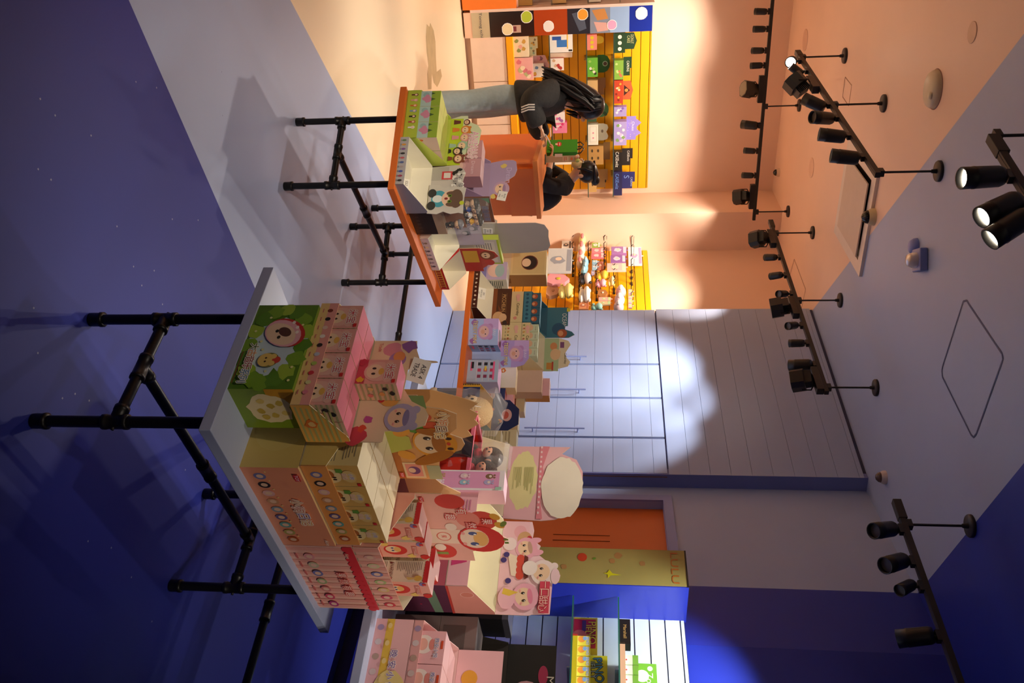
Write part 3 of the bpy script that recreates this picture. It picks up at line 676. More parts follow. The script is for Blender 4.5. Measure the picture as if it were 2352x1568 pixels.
# ---- green carton with the acorn hat child
def greenF(A):
    A.blob(.5, .52, .105, M('CFE6EC'), 26, .22, 2, .72)
    for i in range(16):
        t = i/16*6.28; A.blob(.5+.43*math.cos(t), .5+.44*math.sin(t), .026, M(('7FAE2E', '5E9226', 'A4C83E')[i % 3]), 12, .25, i)
    for i in range(14): A.ell(random.Random(i).uniform(.05, .95), random.Random(i+50).uniform(.08, .92), .004, .004, M('E8EBA0'))
    A.ell(.36, .62, .064, .047, M('C8302A'), .9).ell(.37, .575, .06, .045, M('F2B9BE'), .9).ell(.38, .545, .05, .036, M('F6D9B4'), .9)
    A.ell(.355, .6, .022, .015, M('5E3A2C'), .9).ell(.345, .47, .006, .005, M('2A2A1A')).ell(.42, .53, .006, .005, M('2A2A1A'))
    for a, b in ((.3, .78), (.24, .7), (.36, .8)): A.ell(a, b, .006, .005, M('FFF3E6'))
    A.ell(.69, .5, .026, .028, M('8A8A4E')).ell(.69, .45, .024, .022, M('F2D472')).ell(.69, .62, .012, .012, M('D84A36'))
    A.ell(.65, .56, .009, .009, M('F2D472')).ell(.73, .56, .009, .009, M('F2D472')).ell(.67, .45, .003, .003, M('3A2A1A')).ell(.71, .45, .003, .003, M('3A2A1A'))
    for i, (c, col) in enumerate(zip('大古音乐系列', ('3E6A24', 'E08A2A', '9A2A22', '9A2A22', '4A8AB0', '4A8AB0'))):
        A.text(c, .54+.075*i, .2, .026, M(col), out=M('FFFBEA'))
    A.rect(.6, .05, .96, .065, M('8A3A22'))
def greenR(A):
    A.rect(0, .55, .35, 1, M('D89A1E')).blob(.5, .52, .062, M('F2DDA6'), 22, .12, 4)
    for i, (a, b) in enumerate(((.35, .7), (.6, .74), (.42, .55), (.66, .56), (.3, .42), (.55, .36), (.7, .4))): A.blob(a, b, .011, M(('D8B84A', 'E6C86A', 'C8A83A')[i % 3]), 10, .2, i)
loc, yw = place(F1, .004, .139, TOP, 1, .312)
carton('toy_carton', 'large green closed carton with a red hatted child, lowest of the left stack', 'carton', loc, yw, .312, .172, .179, (M('5E8A24', .35), M('7E9A1E', .35), M('6E8E22', .4)), {'F': greenF, 'R': greenR})
# ---- striped tray of small pink boxes on it
YST = stripes('F0B84E', 'C8B45E', 48, 2)
def stripR(A):
    A.poly([(.0, .0), (.0, .35), (.8, .97), (1, 1), (1, 0)], M('F2B452'))
    for i in range(7): A.rect(.05+.02*i, .06+.12*i, .98, .105+.12*i, M('BDB86A'))
    A.blob(.5, .3, .018, M('E8782A'), 10, .25, 3).blob(.5, .3, .01, M('F6C87A'), 10, .25, 5)
def lipF(A):
    A.rect(0, 0, 1, .5, M('F2D08A')).rect(0, .5, 1, 1, M('EFA79A'))
    for i in range(10):
        c = ('8A3A2A', '2A2426', 'F2D2C2', 'F6EFE2', '3A302E', 'CBD0E0', 'B6CE62', 'D83A46', 'E6E0A0', 'E88A9A')[i]
        A.ell(.08+.09*i, .62, .007, .008, M(c)).rect(.06+.09*i, .2, .1+.09*i, .26, M('D8807A'))
loc, yw = place(F1, .017, .097, TOP+.1795, 1, .373)
def rat(A):      # the header of the striped tray: pale with a lavender eared child and sweets
    A.rect(0, 0, 1, .44, M('F6DFB6'))
    A.blob(.1, .3, .03, M('E89AA6'), 14, .2, 1).ell(.2, .4, .028, .026, M('B68AC0')).blob(.06, .55, .022, M('9A6AB0'), 10, .3, 2).ell(.17, .42, .02, .018, M('F0A060'))
    A.blob(.95, .05, .03, M('D84A56'), 12, .25, 6).blob(.88, .12, .012, M('E8583A'), 8, .3, 2).blob(.8, .18, .014, M('C85AA0'), 8, .3, 3)
    A.ell(.62, .42, .02, .026, M('F2B25A')).ell(.56, .3, .03, .014, M('D83A3A'))
    A.kid(.78, .62, .046, 'B7B2CE', ears=1, hair='8E88B0')
    A.text('Trade', .08, .12, .01, M('C8505A'))
tray('display_tray', 'yellow striped open tray on the green carton, full of small pink boxes', 'display tray', loc, yw, .373, .165, .052, .125,
     (M('F0B9A0', .4), YST, CREAM, M('F4DDB2', .45)), {'F': lipF, 'R': stripR}, [(0, .13), (.1, .135), (.2, .15), (.215, .2), (.225, .205), (.24, .15), (.3, .12), (.5, .12), (.62, .15), (.68, .19), (.75, .205), (.84, .2), (.88, .16), (.9, .09), (1, .085)], rat)
def mibaoF(A):
    A.rect(0, 0, 1, .22, M('D85060')).ell(.5, .5, .036, .04, M('F4C1AE')).ell(.2, .75, .012, .012, M('F4C1AE')).ell(.8, .75, .012, .012, M('F4C1AE'))
    A.ell(.5, .42, .026, .024, M('F8DDB6')).ell(.5, .58, .012, .008, M('F0BE5A'))
    for q in (.38, .6): A.ell(q, .4, .004, .006, M('3A2A26'))
    A.blob(.85, .12, .01, M('F0C030'), 10, .3, 1).blob(.12, .1, .012, M('C83A50'), 8, .3, 2)
    A.text('米宝', .5, .8, .026, M('D83A44'), out=M('FFFBF0')); A.rect(.82, .88, .96, .96, TOY)
def mibaoR(A):
    for i in range(8): A.rect(0, i/8, 1, i/8+.05, M('B0A878'))
    for a, b, c in ((.3, .7, '3A3230'), (.6, .6, 'E8A05A'), (.3, .35, 'E8C07A'), (.7, .3, 'E07A70'), (.55, .85, '2A2626')): A.blob(a, b, .008, M(c), 10, .2, int(a*99))
PKT = M('F28AA0', .45)
n = 0; pos = ['nearest', 'second', 'third', 'farthest']
sb = None
for row in range(2):
    for k in range(4):
        loc, yw = place(F1, .022+.076*row, .102+.0915*k, TOP+.1795+.005, 1, .0885)
        l = 'small pink box, '+pos[k]+' of the four in the '+('front' if row == 0 else 'back')+' row of the yellow striped tray'
        if sb is None: sb = carton('toy_box', l, 'box', loc, yw, .0885, .073, .119, (M('F0AFA0', .4), M('E6BE9A', .4), PKT), {'F': mibaoF, 'R': mibaoR}, 'small pink boxes of the striped tray')
        else: copy_tree(sb, None, loc, yw, l)
loc, yw = place(F1, .103, .24, TOP+.304, 1, .0885)
copy_tree(sb, None, loc, yw, 'single small pink box standing on top of the others, under the handwritten trade card')
p = F1.at(.176, .36, TOP+.43)
sign('white handwritten trade card tucked behind the topmost small pink box', p, F1.yaw-math.pi/2+.3, ['ASK 4', 'TRADE'], .075, .055, .15, .25)
# ---- orange carton and tray with the puppy header
def puppyF(A):
    for i, c in enumerate(('7A78A8', '2E2622', 'E8B0A8', 'D89A6A', '8A9AA6', '6A5A8A', '6AA8A0', 'B8A85A', 'C8602A')):
        A.ell(.1+.1*i, .27, .016, .018, M(c)).ell(.1+.1*i, .27, .009, .01, M('F2C8A6'))
        A.ell(.05+.1*i, .4, .003, .003, M('F6DC8A'))
    for i, c in enumerate('小狗日记'): A.text(c, .4+.085*i, .7-.02*(i == 1), .034, M(('E8A060', 'E07A6A', '8A6AB0', 'F0B060')[i]), out=M('FFF2DC'))
    badge(A, .1, .92, .014); A.text('Aloe', .93, .9, .012, M('FFF2DC'))
def puppyL(A):
    A.ell(.5, .5, .07, .07, M('D8BE72', .4)).text('PUPPY', .3, .55, .02, M('E07A4A'), out=M('FFF2DC')).text('Diary', .3, .38, .02, M('E8A04A'), out=M('FFF2DC'))
ORB = M('EE9A72', .4); TAN = M('D6B968', .4)
loc, yw = place(F1, .205, .026, TOP)
carton('toy_carton', 'salmon orange closed carton with a row of little heads, lowest in the middle', 'carton', loc, yw, .432, .25, .167, (ORB, TAN, M('E8C58A')), {'F': puppyF, 'L': puppyL})
def stripP(A):
    for i, c in enumerate(('7A78A8', '2E2622', 'E8B0A8', 'D89A6A', '8A9AA6', '6A5A8A', '6AA8A0', 'B8A85A', 'C8602A')):
        A.ell(.1+.1*i, .5, .015, .017, M(c)).ell(.1+.1*i, .5, .009, .01, M('F2C8A6'))
def puppyH(A):
    A.rect(0, 0, 1, .42, M('E8A868')).rect(0, 0, 1, .1, M('C87838')).rect(0, .42, .14, .62, M('7E9A5A')).rect(.82, .42, 1, .6, M('B7B48A'))
    for i in range(5): A.poly([(.2+.03*i, .15), (.26+.035*i, .55), (.3+.035*i, .5), (.24+.03*i, .12)], M(('6A9A3A', '7EAA46')[i % 2]))
    for a, b in ((.24, .55), (.33, .62), (.2, .4), (.3, .42)): A.ell(a, b, .02, .026, M('E0603A'), .3)
    A.rect(.78, .1, .98, .38, M('F0D0A0')).rect(.8, .13, .96, .35, M('EE9A86')).ell(.88, .24, .022, .02, M('7A4A7A')).ell(.88, .21, .014, .012, M('F2C8A6'))
    A.ell(.1, .18, .035, .03, M('F0C878')).ell(.2, .12, .02, .016, M('A8682A')).ell(.08, .2, .005, .007, M('2A1A12'))
    A.poly([(.34, .0), (.66, .0), (.6, .3), (.46, .3)], M('C6C65A')); A.ell(.4, .22, .022, .03, M('EFA63C'), .6).ell(.68, .2, .022, .03, M('EFA63C'), -.6)
    A.ell(.53, .62, .078, .07, M('F0A232')); A.ell(.53, .54, .056, .045, M('F4CFA2')).ell(.53, .67, .05, .022, M('B5702E'))
    A.ell(.4, .62, .018, .05, M('B06A22'), -.2).ell(.71, .56, .024, .075, M('B8701F'), .5)
    for q in (.47, .59): A.ell(q, .53, .009, .012, M('3A2A20')).ell(q+.008, .545, .003, .004, M('FFFFFF')).ell(q, .81, .007, .01, M('3A2418'))
    A.ell(.53, .8, .008, .006, M('E0482A'))
    for i, c in enumerate('小狗日记'): A.text(c, .2+.075*i, .82-.035*i, .034, M(('F0B048', 'F08A4A', '9A6A5A', 'F2B04A')[i]), out=M('FFF0D0'))
    badge(A, .93, .06, .012)
loc, yw = place(F1, .205, .034, TOP+.168)
tray('display_tray', 'orange open tray with a tall yellow puppy hood header', 'display tray', loc, yw, .437, .25, .075, .16,
     (M('EF9F52', .4), TAN, CREAM, M('EBB070', .45)), {'F': stripP, 'L': puppyL}, [(0, .13), (.12, .14), (.15, .2), (.2, .235), (.36, .225), (.43, .2), (.48, .235), (.55, .24), (.62, .225), (.66, .19), (.72, .15), (.86, .14), (.95, .13), (1, .06)], puppyH)
def pupbF(A):
    A.rect(0, 0, 1, .3, M('C86E3A')).ell(.5, .42, .036, .034, M('F6D99A')).ell(.42, .4, .02, .018, M('B56A2E')).ell(.5, .36, .02, .014, M('F4CFA2'))
    for q in (.56, .66): A.ell(q, .5, .004, .006, M('3A2418'))
    A.blob(.25, .62, .012, M('6A9A3A'), 8, .3, 1).blob(.75, .12, .016, M('DE6A4A'), 8, .3, 3)
    A.ell(.5, .78, .03, .02, M('E8C47A')).text('小狗', .5, .82, .014, M('8A6AB0'), out=M('FFF2DC')).text('日记', .5, .7, .014, M('E0703A'), out=M('FFF2DC')); A.rect(.82, .88, .95, .95, TOY)
def warnL(A): lines(A, .1, .5, .9, .95, 9, M('8E8468'), 2)
pb = None
for row in range(2):
    for k in range(4):
        loc, yw = place(F1, .21+.107*k, .04+.12*row, TOP+.168+.005)
        l = 'tan puppy box with blank cream lid, '+('leftmost', 'second', 'third', 'rightmost')[k]+' of the '+('front' if row == 0 else 'rear')+' row in the orange tray'
        if pb is None: pb = carton('toy_box', l, 'box', loc, yw, .1045, .117, .156, (M('E2B25E', .4), M('DEC98A', .4), M('F2E3BC', .5)), {'F': pupbF, 'L': warnL}, 'tan puppy boxes of the orange tray')
        else: copy_tree(pb, None, loc, yw, l)
# ---- strawberry striped carton and tray with the apple hood header
PST = stripes('F4BFAE', 'E68F80', 42, 0)
def appleF(A):
    for i in range(11): A.rect(.02+.09*i, 0, .065+.09*i, .92, M('EBA392'))
    A.rect(0, .9, 1, 1, M('D8323A'))
    for i in range(14): A.ell(.035+.072*i, .9, .017, .014, M('D8323A'))
    for i, c in enumerate(('E89A9A', 'C8BE9A', '7A78A8', 'A8B07A', 'D8807A', 'D8506A', 'B83A7A')): A.ell(.14+.125*i, .3, .02, .017, M(c)).ell(.14+.125*i, .3, .011, .01, M('F0C2A8')).rect(.1+.125*i, .1, .17+.125*i, .13, M('D86A62'))
    for i, c in enumerate('果然有趣'): A.text(c, .4+.1*i, .66, .032, M('F2D8C4'), out=M('D8403A'))
    A.text('Aloe', .1, .9, .012, M('F6E0C0'))
loc, yw = place(F1, .643, .028, TOP)
carton('toy_carton', 'pink striped closed carton with red scalloped band at the right end of the front table', 'carton', loc, yw, .444, .185, .216, (M('F2B8A4', .4), M('EFA79A', .4), M('EFC2B2')), {'F': appleF})
def lipA(A):
    for i in range(11): A.rect(.02+.09*i, 0, .065+.09*i, 1, M('EBA08E'))
    for i, c in enumerate(('E8A89A', 'D8CE9A', '7A78A8', 'B8C07A', 'E8C07A', 'D8506A', 'D83A4A')): A.ell(.14+.125*i, .55, .016, .02, M(c)).ell(.14+.125*i, .55, .01, .011, M('F0C2A8'))
def appleH(A):
    A.rect(0, 0, 1, .52, M('F0B3A0')).ell(.1, .38, .045, .05, M('D8463A')).ell(.36, .72, .06, .05, M('DE4E40')).ell(.35, .55, .05, .04, M('E88A78')).ell(.85, .15, .05, .045, M('D8463A'))
    for q, r in ((.3, .88), (.42, .92)): A.ell(q, r, .022, .016, M('E0A23A'), .5)
    A.ell(.4, .97, .02, .01, M('7A8A3A'), -.4); A.rect(.86, .02, .9, .2, M('8A9A4A'))
    A.rect(.5, 0, .72, .42, M('F6D8BE')).ell(.61, .2, .03, .026, M('E0705A')).ell(.61, .2, .026, .022, M('F6D8BE')).text('果', .61, .2, .02, M('D8403A'))
    A.ell(.46, .32, .024, .02, M('F8E2CC')).ell(.78, .12, .024, .02, M('F8E2CC'))
    A.ell(.64, .66, .088, .082, M('D8342E')); A.ell(.63, .58, .066, .05, M('F8DCC0')).ell(.63, .66, .05, .026, M('F0B86A'))
    for q in (.55, .71): A.ell(q, .57, .012, .015, M('4A5A8A')).ell(q+.012, .595, .004, .005, M('FFFFFF')).ell(q, .45, .01, .007, M('F2A79C'))
    A.rect(.62, .94, .64, 1., M('7A8A3A')).rect(.66, .95, .69, 1., M('6E8232'))
    for c, a, b in (('有', .22, .5), ('果', .36, .78), ('趣', .3, .35), ('然', .42, .58)): A.text(c, a, b, .036, M('F6E4D6'), out=M('D83A34'))
    badge(A, .06, .06, .012)
loc, yw = place(F1, .643, .028, TOP+.217)
tray('display_tray', 'pink striped open tray with a red apple hood header at its back', 'display tray', loc, yw, .444, .2, .083, .17,
     (M('F2B49E', .4), PST, CREAM, M('F0B09C', .45)), {'F': lipA}, [(0, .085), (.1, .09), (.22, .12), (.28, .17), (.38, .2), (.44, .175), (.5, .22), (.6, .262), (.64, .28), (.68, .262), (.76, .225), (.83, .16), (.87, .12), (1, .115)], appleH)
def appbF(A):
    A.rect(0, 0, 1, .14, M('DE7A6A')).ell(.5, .42, .033, .04, M('D8342E')).ell(.46, .38, .022, .026, M('F8D6B0')).ell(.46, .46, .017, .012, M('F0B86A'))
    for q in (.38, .54): A.ell(q, .37, .004, .005, M('3A4A7A'))
    A.blob(.15, .25, .014, M('F0C86A'), 10, .3, 3).blob(.85, .7, .014, M('F0C86A'), 10, .3, 4).blob(.1, .9, .012, M('8A7AB0'), 8, .2, 2).blob(.9, .93, .016, M('D8342E'), 8, .3, 6)
    for i, c in enumerate('果然有趣'): A.text(c, .3+.14*i, .78, .016, M('F6D8C0'), out=M('D83A34'))
    A.rect(.04, .9, .16, .97, TOY)
def warnF(A):
    A.rect(0, .94, 1, 1, M('D8323A'))
    for i in range(8): A.ell(.06+.125*i, .94, .007, .006, M('D8323A'))
    A.rect(0, 0, 1, .02, M('DE7A6A'))
    A.poly([(.08, .25), (.17, .25), (.125, .34)], M('7A1E1E')).text('WARNING!', .52, .3, .014, M('7A1E1E'), width=.058).ell(.88, .29, .007, .007, RED).ell(.88, .29, .005, .005, M('F6E4CE'))
    lines(A, .08, .02, .85, .22, 6, M('9A7A6A'), 3); lines(A, .08, .4, .7, .88, 14, M('8A7264'), 4)
    A.ell(.85, .82, .01, .014, M('E8BE5A')).poly([(.8, .6), (.84, .78), (.88, .78), (.94, .64)], M('E8C77A'))
ab = None; PTOP = stripes('FAD6D2', 'F6C6C4', 180, 1)
spots_ = [(.975, .065, 0, 'nearest the cut away right corner, its warning text side showing'), (.845, .142, 1, 'rear middle, half hidden by the warning box'), (1.03, .142, 1, 'rear right under the apple hood header'), (.725, .142, 1, 'rear left with its striped side showing')]
for a, b, k, l in spots_:
    loc, yw = place(F1, a-.05, b-.01, TOP+.217+.005)
    l = 'small pink apple hood box, '+l
    if ab is None: ab = carton('toy_box', l, 'box', loc, yw, .105, .078, .185, (M('F0A894', .4), M('F6E4CE', .45), PTOP), {'F': appbF, 'L': warnF}, 'small boxes of the apple hood tray')
    else: copy_tree(ab, None, loc, yw, l)
# ---- back of another display tray seen behind the puppy header
loc = F1.at(.64, .56, TOP); yw = F1.yaw+math.pi
tray('display_tray', 'display tray seen from behind, its plain tan header rising past the puppy header', 'display tray', loc, yw, .3, .15, .15, .36, (M('B5703A'), M('B5703A'), CREAM, M('E2B07A', .5)), {},
     [(0, .1), (.1, .13), (.2, .2), (.3, .19), (.42, .23), (.5, .22), (.6, .235), (.68, .21), (.78, .24), (.86, .2), (1, .1)], None, hback=M('DEB078', .5))
loc = F1.at(.94, .46, TOP); yw = F1.yaw+math.pi
tray('display_tray', 'tray with checkered pink edge and tan back behind the apple hood header', 'display tray', loc, yw, .28, .15, .2, .33, (M('D8807A'), M('8A5A5E'), CREAM, M('D8A890', .5)), {},
     [(0, .08), (.2, .1), (.3, .16), (.6, .18), (.8, .12), (1, .09)], None, hback=M('D8B48A', .5))
# ------------------------------------------------------------------ goods on the orange table
def ab(fr, x, y, z): r = fz(x, y, z)-fr.O; return r.dot(fr.d), r.dot(fr.e)
def zz(fr, a, b, x, y): return fy(x, y, fr.at(a, b, 0).y).z
def hdr_pts(fr, a, b, w, turn, zb, pix):
    """header outline from pixels on the header plane: turn 1 -> runs along -e from b+w; turn 0 -> along d from a"""
    out = []
    for x, y in pix:
        if turn: P, dd = fr.at(a, 0, 0), fr.e
        else: P, dd = fr.at(0, b, 0), fr.d
        q = fpl(x, y, P, (dd.x, dd.y)); s = (q-P).dot(dd)
        u = ((b+w)-s)/w if turn else (s-a)/w
        out.append((min(1.06, max(-.06, u)), max(.004, q.z-zb)))
    return out
GRN = M('B5CC45', .4); GRN2 = M('C9DC5A', .4)
def animF(A):
    for i, c in enumerate(('6E3A30', 'E8A0A0', 'E07A3A', '7A9AC8', '2A2A2A', 'B84A4A', 'F2F2EA')):
        A.ell(.1+.115*i, .66, .009, .01, M(c)).rect(.085+.115*i, .3, .115+.115*i, .55, M(c)); A.ell(.1+.115*i, .64, .006, .007, M('F2D2B0'))
def animH(A):
    A.rect(0, 0, 1, .4, M('C4DC34'))
    for a, b, r, c, k in ((.08, .52, .018, '6A3A30', 0), (.25, .5, .026, 'E38A3A', 1), (.42, .5, .026, 'E8A0A0', 1), (.6, .44, .028, 'A8C8B0', 0), (.72, .3, .024, '2E2A28', 1), (.88, .36, .028, '8A4A38', 1)):
        A.kid(a, b, r, c, ears=k); A.poly([(a-.05, max(.02, b-.42)), (a+.05, max(.02, b-.42)), (a+.03, b-.2), (a-.03, b-.2)], M(c))
    A.text('ANIMALS', .6, .83, .034, M('E8A0C0'), out=M('F8F2E4'), width=.17).text('FRIENDS', .62, .7, .026, M('E8A0C0'), out=M('F8F2E4'), width=.15)
a0, b0, w0, d0 = .035, .325, .3, .235
loc, yw = place(F2, a0, b0, TOP, 1, w0)
hb0 = zz(F2, a0+d0, b0, 1027, 373)-TOP
hp = hdr_pts(F2, a0+d0, b0, w0, 1, TOP+hb0, [(1060, 262), (1076, 258), (1076, 280), (1098, 288), (1106, 300), (1100, 330), (1090, 340), (1078, 345), (1068, 355), (1067, 368)])
tray('display_tray', 'lime green open tray of animal boxes at the left end of the orange table', 'display tray', loc, yw, w0, d0, .07, hb0, (GRN, GRN2, GRN2, M('DDE8C0', .4)), {'F': animF}, hp, animH)
def anbF(A):
    A.rect(0, .72, 1, 1, M('9CBB3C')).rect(0, 0, 1, .72, M('B9D3C8'))
    A.ell(.25, .55, .016, .016, M('9DC0BA')).ell(.75, .3, .016, .014, M('9DC0BA')).ell(.4, .25, .02, .018, M('D89A9A')); A.blob(.5, .58, .022, M('D993A8'), 16, .25, 2).blob(.62, .62, .016, M('D993A8'), 12, .25, 4)
    A.poly([(.1, .72), (.25, .72), (.17, .84)], M('4E6A34')).poly([(.45, .72), (.65, .72), (.55, .86)], M('4E6A34'))
anb = None
for row in range(2):
    for k in range(3):
        loc, yw = place(F2, a0+.006+.108*row, b0+.004+.098*(2-k), TOP+.005, 1, .096)
        l = 'green and pale blue animal box, '+('left', 'middle', 'right')[k]+' of the '+('front' if row == 0 else 'back')+' row in the lime green tray'
        if anb is None: anb = carton('toy_box', l, 'box', loc, yw, .096, .105, .165, (M('B5CC45', .4), M('E8CBB8', .4), M('D8E472', .45)), {'F': anbF, 'R': lambda A: [A.ell(.2+.3*i, .5, .008, .012, M(('E07A3A', 'E8A0A0', '6A4A3A')[i])) for i in range(3)]}, 'animal boxes in the lime green tray')
        else: copy_tree(anb, None, loc, yw, l)
# sold out tray
GRY = M('BDB8B4', .45); a0, b0, w0, d0 = .002, .028, .278, .255
def soldF(A):
    for i in range(10): A.ell(.07+.095*i, .5, .006, .011, M(('6A8A5A', 'E0A040', '8A5A9A', '3A3A3A', 'C86A6A', '5A6A9A', 'B8A8A0', '4A5AA8', 'A84A5A', '3A3430')[i])).rect(.05+.095*i, .14, .09+.095*i, .22, M('8A8480'))
def soldH(A):
    A.rect(.0, 0, .3, .5, M('B8B4A8')).rect(.1, .3, .28, .62, M('D8484A')).rect(.13, .36, .25, .56, M('E8E0D8'))
    rd = random.Random(4)
    for i in range(26): A.blob(rd.uniform(.05, .5), rd.uniform(.62, .98), .009, M(('2A2A28', 'F2F0E8')[i % 2]), 8, .4, i)
    for s, a, b in (('呆', .25, .85), ('喵', .32, .72), ('猫', .42, .88)): A.text(s, a, b, .026, M('2A2826'), out=M('F2F0E8'))
hb0 = zz(F2, a0+d0, b0+.02, 984, 493)-TOP
loc, yw = place(F2, a0, b0, TOP, 1, w0)
hp = hdr_pts(F2, a0+d0, b0, w0, 1, TOP+hb0, [(1048, 380), (1056, 383), (1066, 390), (1070, 398), (1066, 408), (1060, 430), (1045, 480)])
tray('display_tray', 'empty grey open tray with white inside holding the sold out card', 'display tray', loc, yw, w0, d0, .043, hb0, (GRY, M('8E8894', .45), M('F4F0DC', .5), M('CFCAC0', .45)), {'F': soldF}, hp, soldH)
sign('white handwritten sold out card standing in the empty grey tray', F2.at(.05, .075, TOP+.006), F2.yaw-math.pi/2-.1, ['SOLD', 'OUT!'], .055, .05, .35)
# figures
def figurine(label, loc, yaw, h, hair, coat, trouser, skin='F2C9A0', group='small figures in the brown display case', seat=False):
    t = thing('figurine', label, 'figurine', loc, yaw, group); S_ = M(skin, .35); s = h
    mb = MB()
    for q in (-1, 1): mb.ell((q*.1*s, -.05*s if not seat else -.2*s, .03*s), (.075*s, .1*s, .04*s) if not seat else (.1*s, .05*s, .1*s), M('2A2622', .4)); mb.tube([(q*.09*s, 0, .05*s), (q*.08*s, 0, .22*s)], .06*s, M(trouser), 8)
    mb.build('legs', t)
    mb = MB(); mb.lathe([(.0, .18*s), (.15*s, .2*s), (.16*s, .27*s), (.12*s, .4*s), (.06*s, .46*s)], M(coat), seg=14)
    for q in (-1, 1): mb.tube([(q*.12*s, 0, .4*s), (q*.2*s, -.04*s, .3*s), (q*.17*s, -.12*s, .25*s)], [.055*s, .05*s, .04*s], M(coat), 8); mb.ell((q*.17*s, -.13*s, .25*s), (.04*s,)*3, S_, 8, 6)
    mb.build('coat', t)
    mb = MB(); mb.ell((0, 0, .66*s), (.25*s, .22*s, .23*s), S_, 18, 12)
    for q in (-1, 1): mb.ell((q*.09*s, -.205*s, .62*s), (.03*s, .016*s, .04*s), M('2E2018', .2), 8, 6); mb.ell((q*.25*s, 0, .62*s), (.03*s, .02*s, .04*s), S_, 8, 6)
    mb.ell((0, -.215*s, .55*s), (.03*s, .012*s, .012*s), M('B8604A'), 8, 4); mb.build('head', t)
    mb = MB(); mb.ell((0, .03*s, .75*s), (.28*s, .25*s, .2*s), M(hair, .45), 18, 12)
    for i in range(5): mb.ell((-.18*s+.09*s*i, -.17*s, .77*s), (.06*s, .05*s, .08*s), M(hair, .45), 8, 6)
    mb.build('hair', t); return t
# the blue suited child printed on the sold out header is a cut-out board
def cutkid(A):
    A.ell(.5, .3, .05, .04, M('4AA6B8')).ell(.3, .1, .026, .022, M('3A3A36')).ell(.74, .1, .026, .022, M('3A3A36')).ell(.5, .26, .022, .026, M('E8F0EA'))
    A.ell(.5, .64, .05, .05, M('F2CDAE')).ell(.5, .78, .056, .034, M('6E5646')).ell(.32, .66, .014, .03, M('6E5646')).ell(.7, .66, .014, .03, M('6E5646'))
    for q in (.4, .6): A.ell(q, .6, .009, .011, M('6A8A2A')).ell(q, .6, .004, .006, M('1A1A12'))
    A.ell(.5, .5, .007, .009, M('8A2A2A')).ell(.66, .94, .012, .012, M('C8D43A'))
t = thing('cutout_board', 'cut out board of a child in a blue suit leaning before the black display box', 'board', F2.at(.245, .17, TOP+.108), F2.yaw-math.pi/2)
mb = MB(); out = [(-.02, 0), (.15, 0), (.155, .05), (.14, .08), (.155, .12), (.148, .16), (.155, .185), (.11, .183), (.04, .185), (-.0, .19), (-.005, .16), (-.012, .12), (.0, .08), (-.02, .05)]
mb.prism(out, (0, 0, 0), (1, 0, 0), (0, 0, 1), (0, -1, 0), .003, M('D4D0C4', .45)); bo = mb.build('board', t)
m2 = MB(); cutkid(Art(m2, (-.02, -.0002, 0), (1, 0, 0), (0, 0, 1), .17, .185)); m2.build('front_print', bo)
# black box with the brown figure case
a0, b0, w0, d0 = .272, .058, .232, .17
loc, yw = place(F2, a0, b0, TOP)
h0 = zz(F2, a0, b0, 988, 494)-TOP; h1 = zz(F2, a0, b0, 1010, 494)-TOP; h2 = zz(F2, a0+w0, b0, 1135, 551)-TOP
def blkF(A):
    for i in range(6): A.text('剧本故事书卷'[i], .14+.14*i, .3, .022, M('565048', .5))
carton('toy_carton', 'flat black carton under the brown figure case on the orange table', 'carton', loc, yw, w0, d0, h0, (M('26251F', .35), M('2E2D26', .35), M('332E2A', .4)), {'F': blkF})
loc, yw = place(F2, a0, b0, TOP+h0+.0005)
t = thing('display_case', 'clear display case with brown backing and little figures on the black carton', 'display case', loc, yw)
BR = M('7A4A2E', .4); AC = M('E8EEEE', .05, var=0, trans=.0, alpha=.06, spec=.5)
mb = MB(); d0 = .075; mb.box(0, w0, 0, d0, 0, h1-h0, M('B49A7E', .4)); mb.box(0, w0, d0-.006, d0, h1-h0, h2-h0, BR); mb.box(.0, w0, d0*.52, d0-.006, h1-h0, h1-h0+.1, M('96603C', .4)); mb.build('backing', t)
mb = MB(); mb.box(0, w0, 0, .002, h1-h0, h2-h0, AC); mb.box(0, .002, 0, d0, h1-h0, h2-h0, AC); mb.box(w0-.002, w0, 0, d0, h1-h0, h2-h0, AC); mb.build('cover', t)
m2 = MB(); A = Art(m2, (0, d0-.0062, h1-h0), (1, 0, 0), (0, 0, 1), w0, h2-h1)
for s, a in (('摸', .4), ('鱼', .55), ('时', .7), ('刻', .85)): A.text(s, a, .86, .03, M('2E2238'), out=M('8A7A9A'))
A.text('Dvoqi', .2, .92, .018, M('F2E8D8')).poly([(.02, .98), (.22, .98), (.02, .82)], M('3E8A4A')); A.rect(.55, .04, .98, .4, M('8A5A3A')).blob(.85, .3, .03, M('E8C070'), 12, .3, 4); m2.build('backing_print', t)
h3 = TOP+h1+.0005
for i, (x, y, z, hr, c1, c2) in enumerate(((.17, .02, 0, '8A8A8E', '1E1C1A', '1E1C1A'), (.19, .054, .101, '4A4238', 'E8B02A', 'F2EEE2'), (.13, .054, .101, '4A4238', 'F2F2EE', 'E8E4DA'), (.075, .054, .101, '8E8A84', '2A4AA8', '2A4AA8'), (.03, .054, .101, '3A322C', 'B89A7A', '5A4A3A'))):
    figurine(('grey haired figure in black standing in front', 'figure in yellow overalls at the right of the upper step', 'figure in white with a red ball at the upper step middle', 'grey haired figure in blue on the upper step', 'dark haired figure at the left of the upper step')[i]+', inside the brown case', F2.at(a0+x, b0+y, h3+z), F2.yaw, .1, hr, c1, c2)
sign('small white display only card stuck at the top of the brown figure case', F2.at(a0+.2, b0-.004, TOP+h2-.055), F2.yaw, ['DISPLAY', 'ONLY', "DON'T MOVE"], .05, .05, .0, .1)
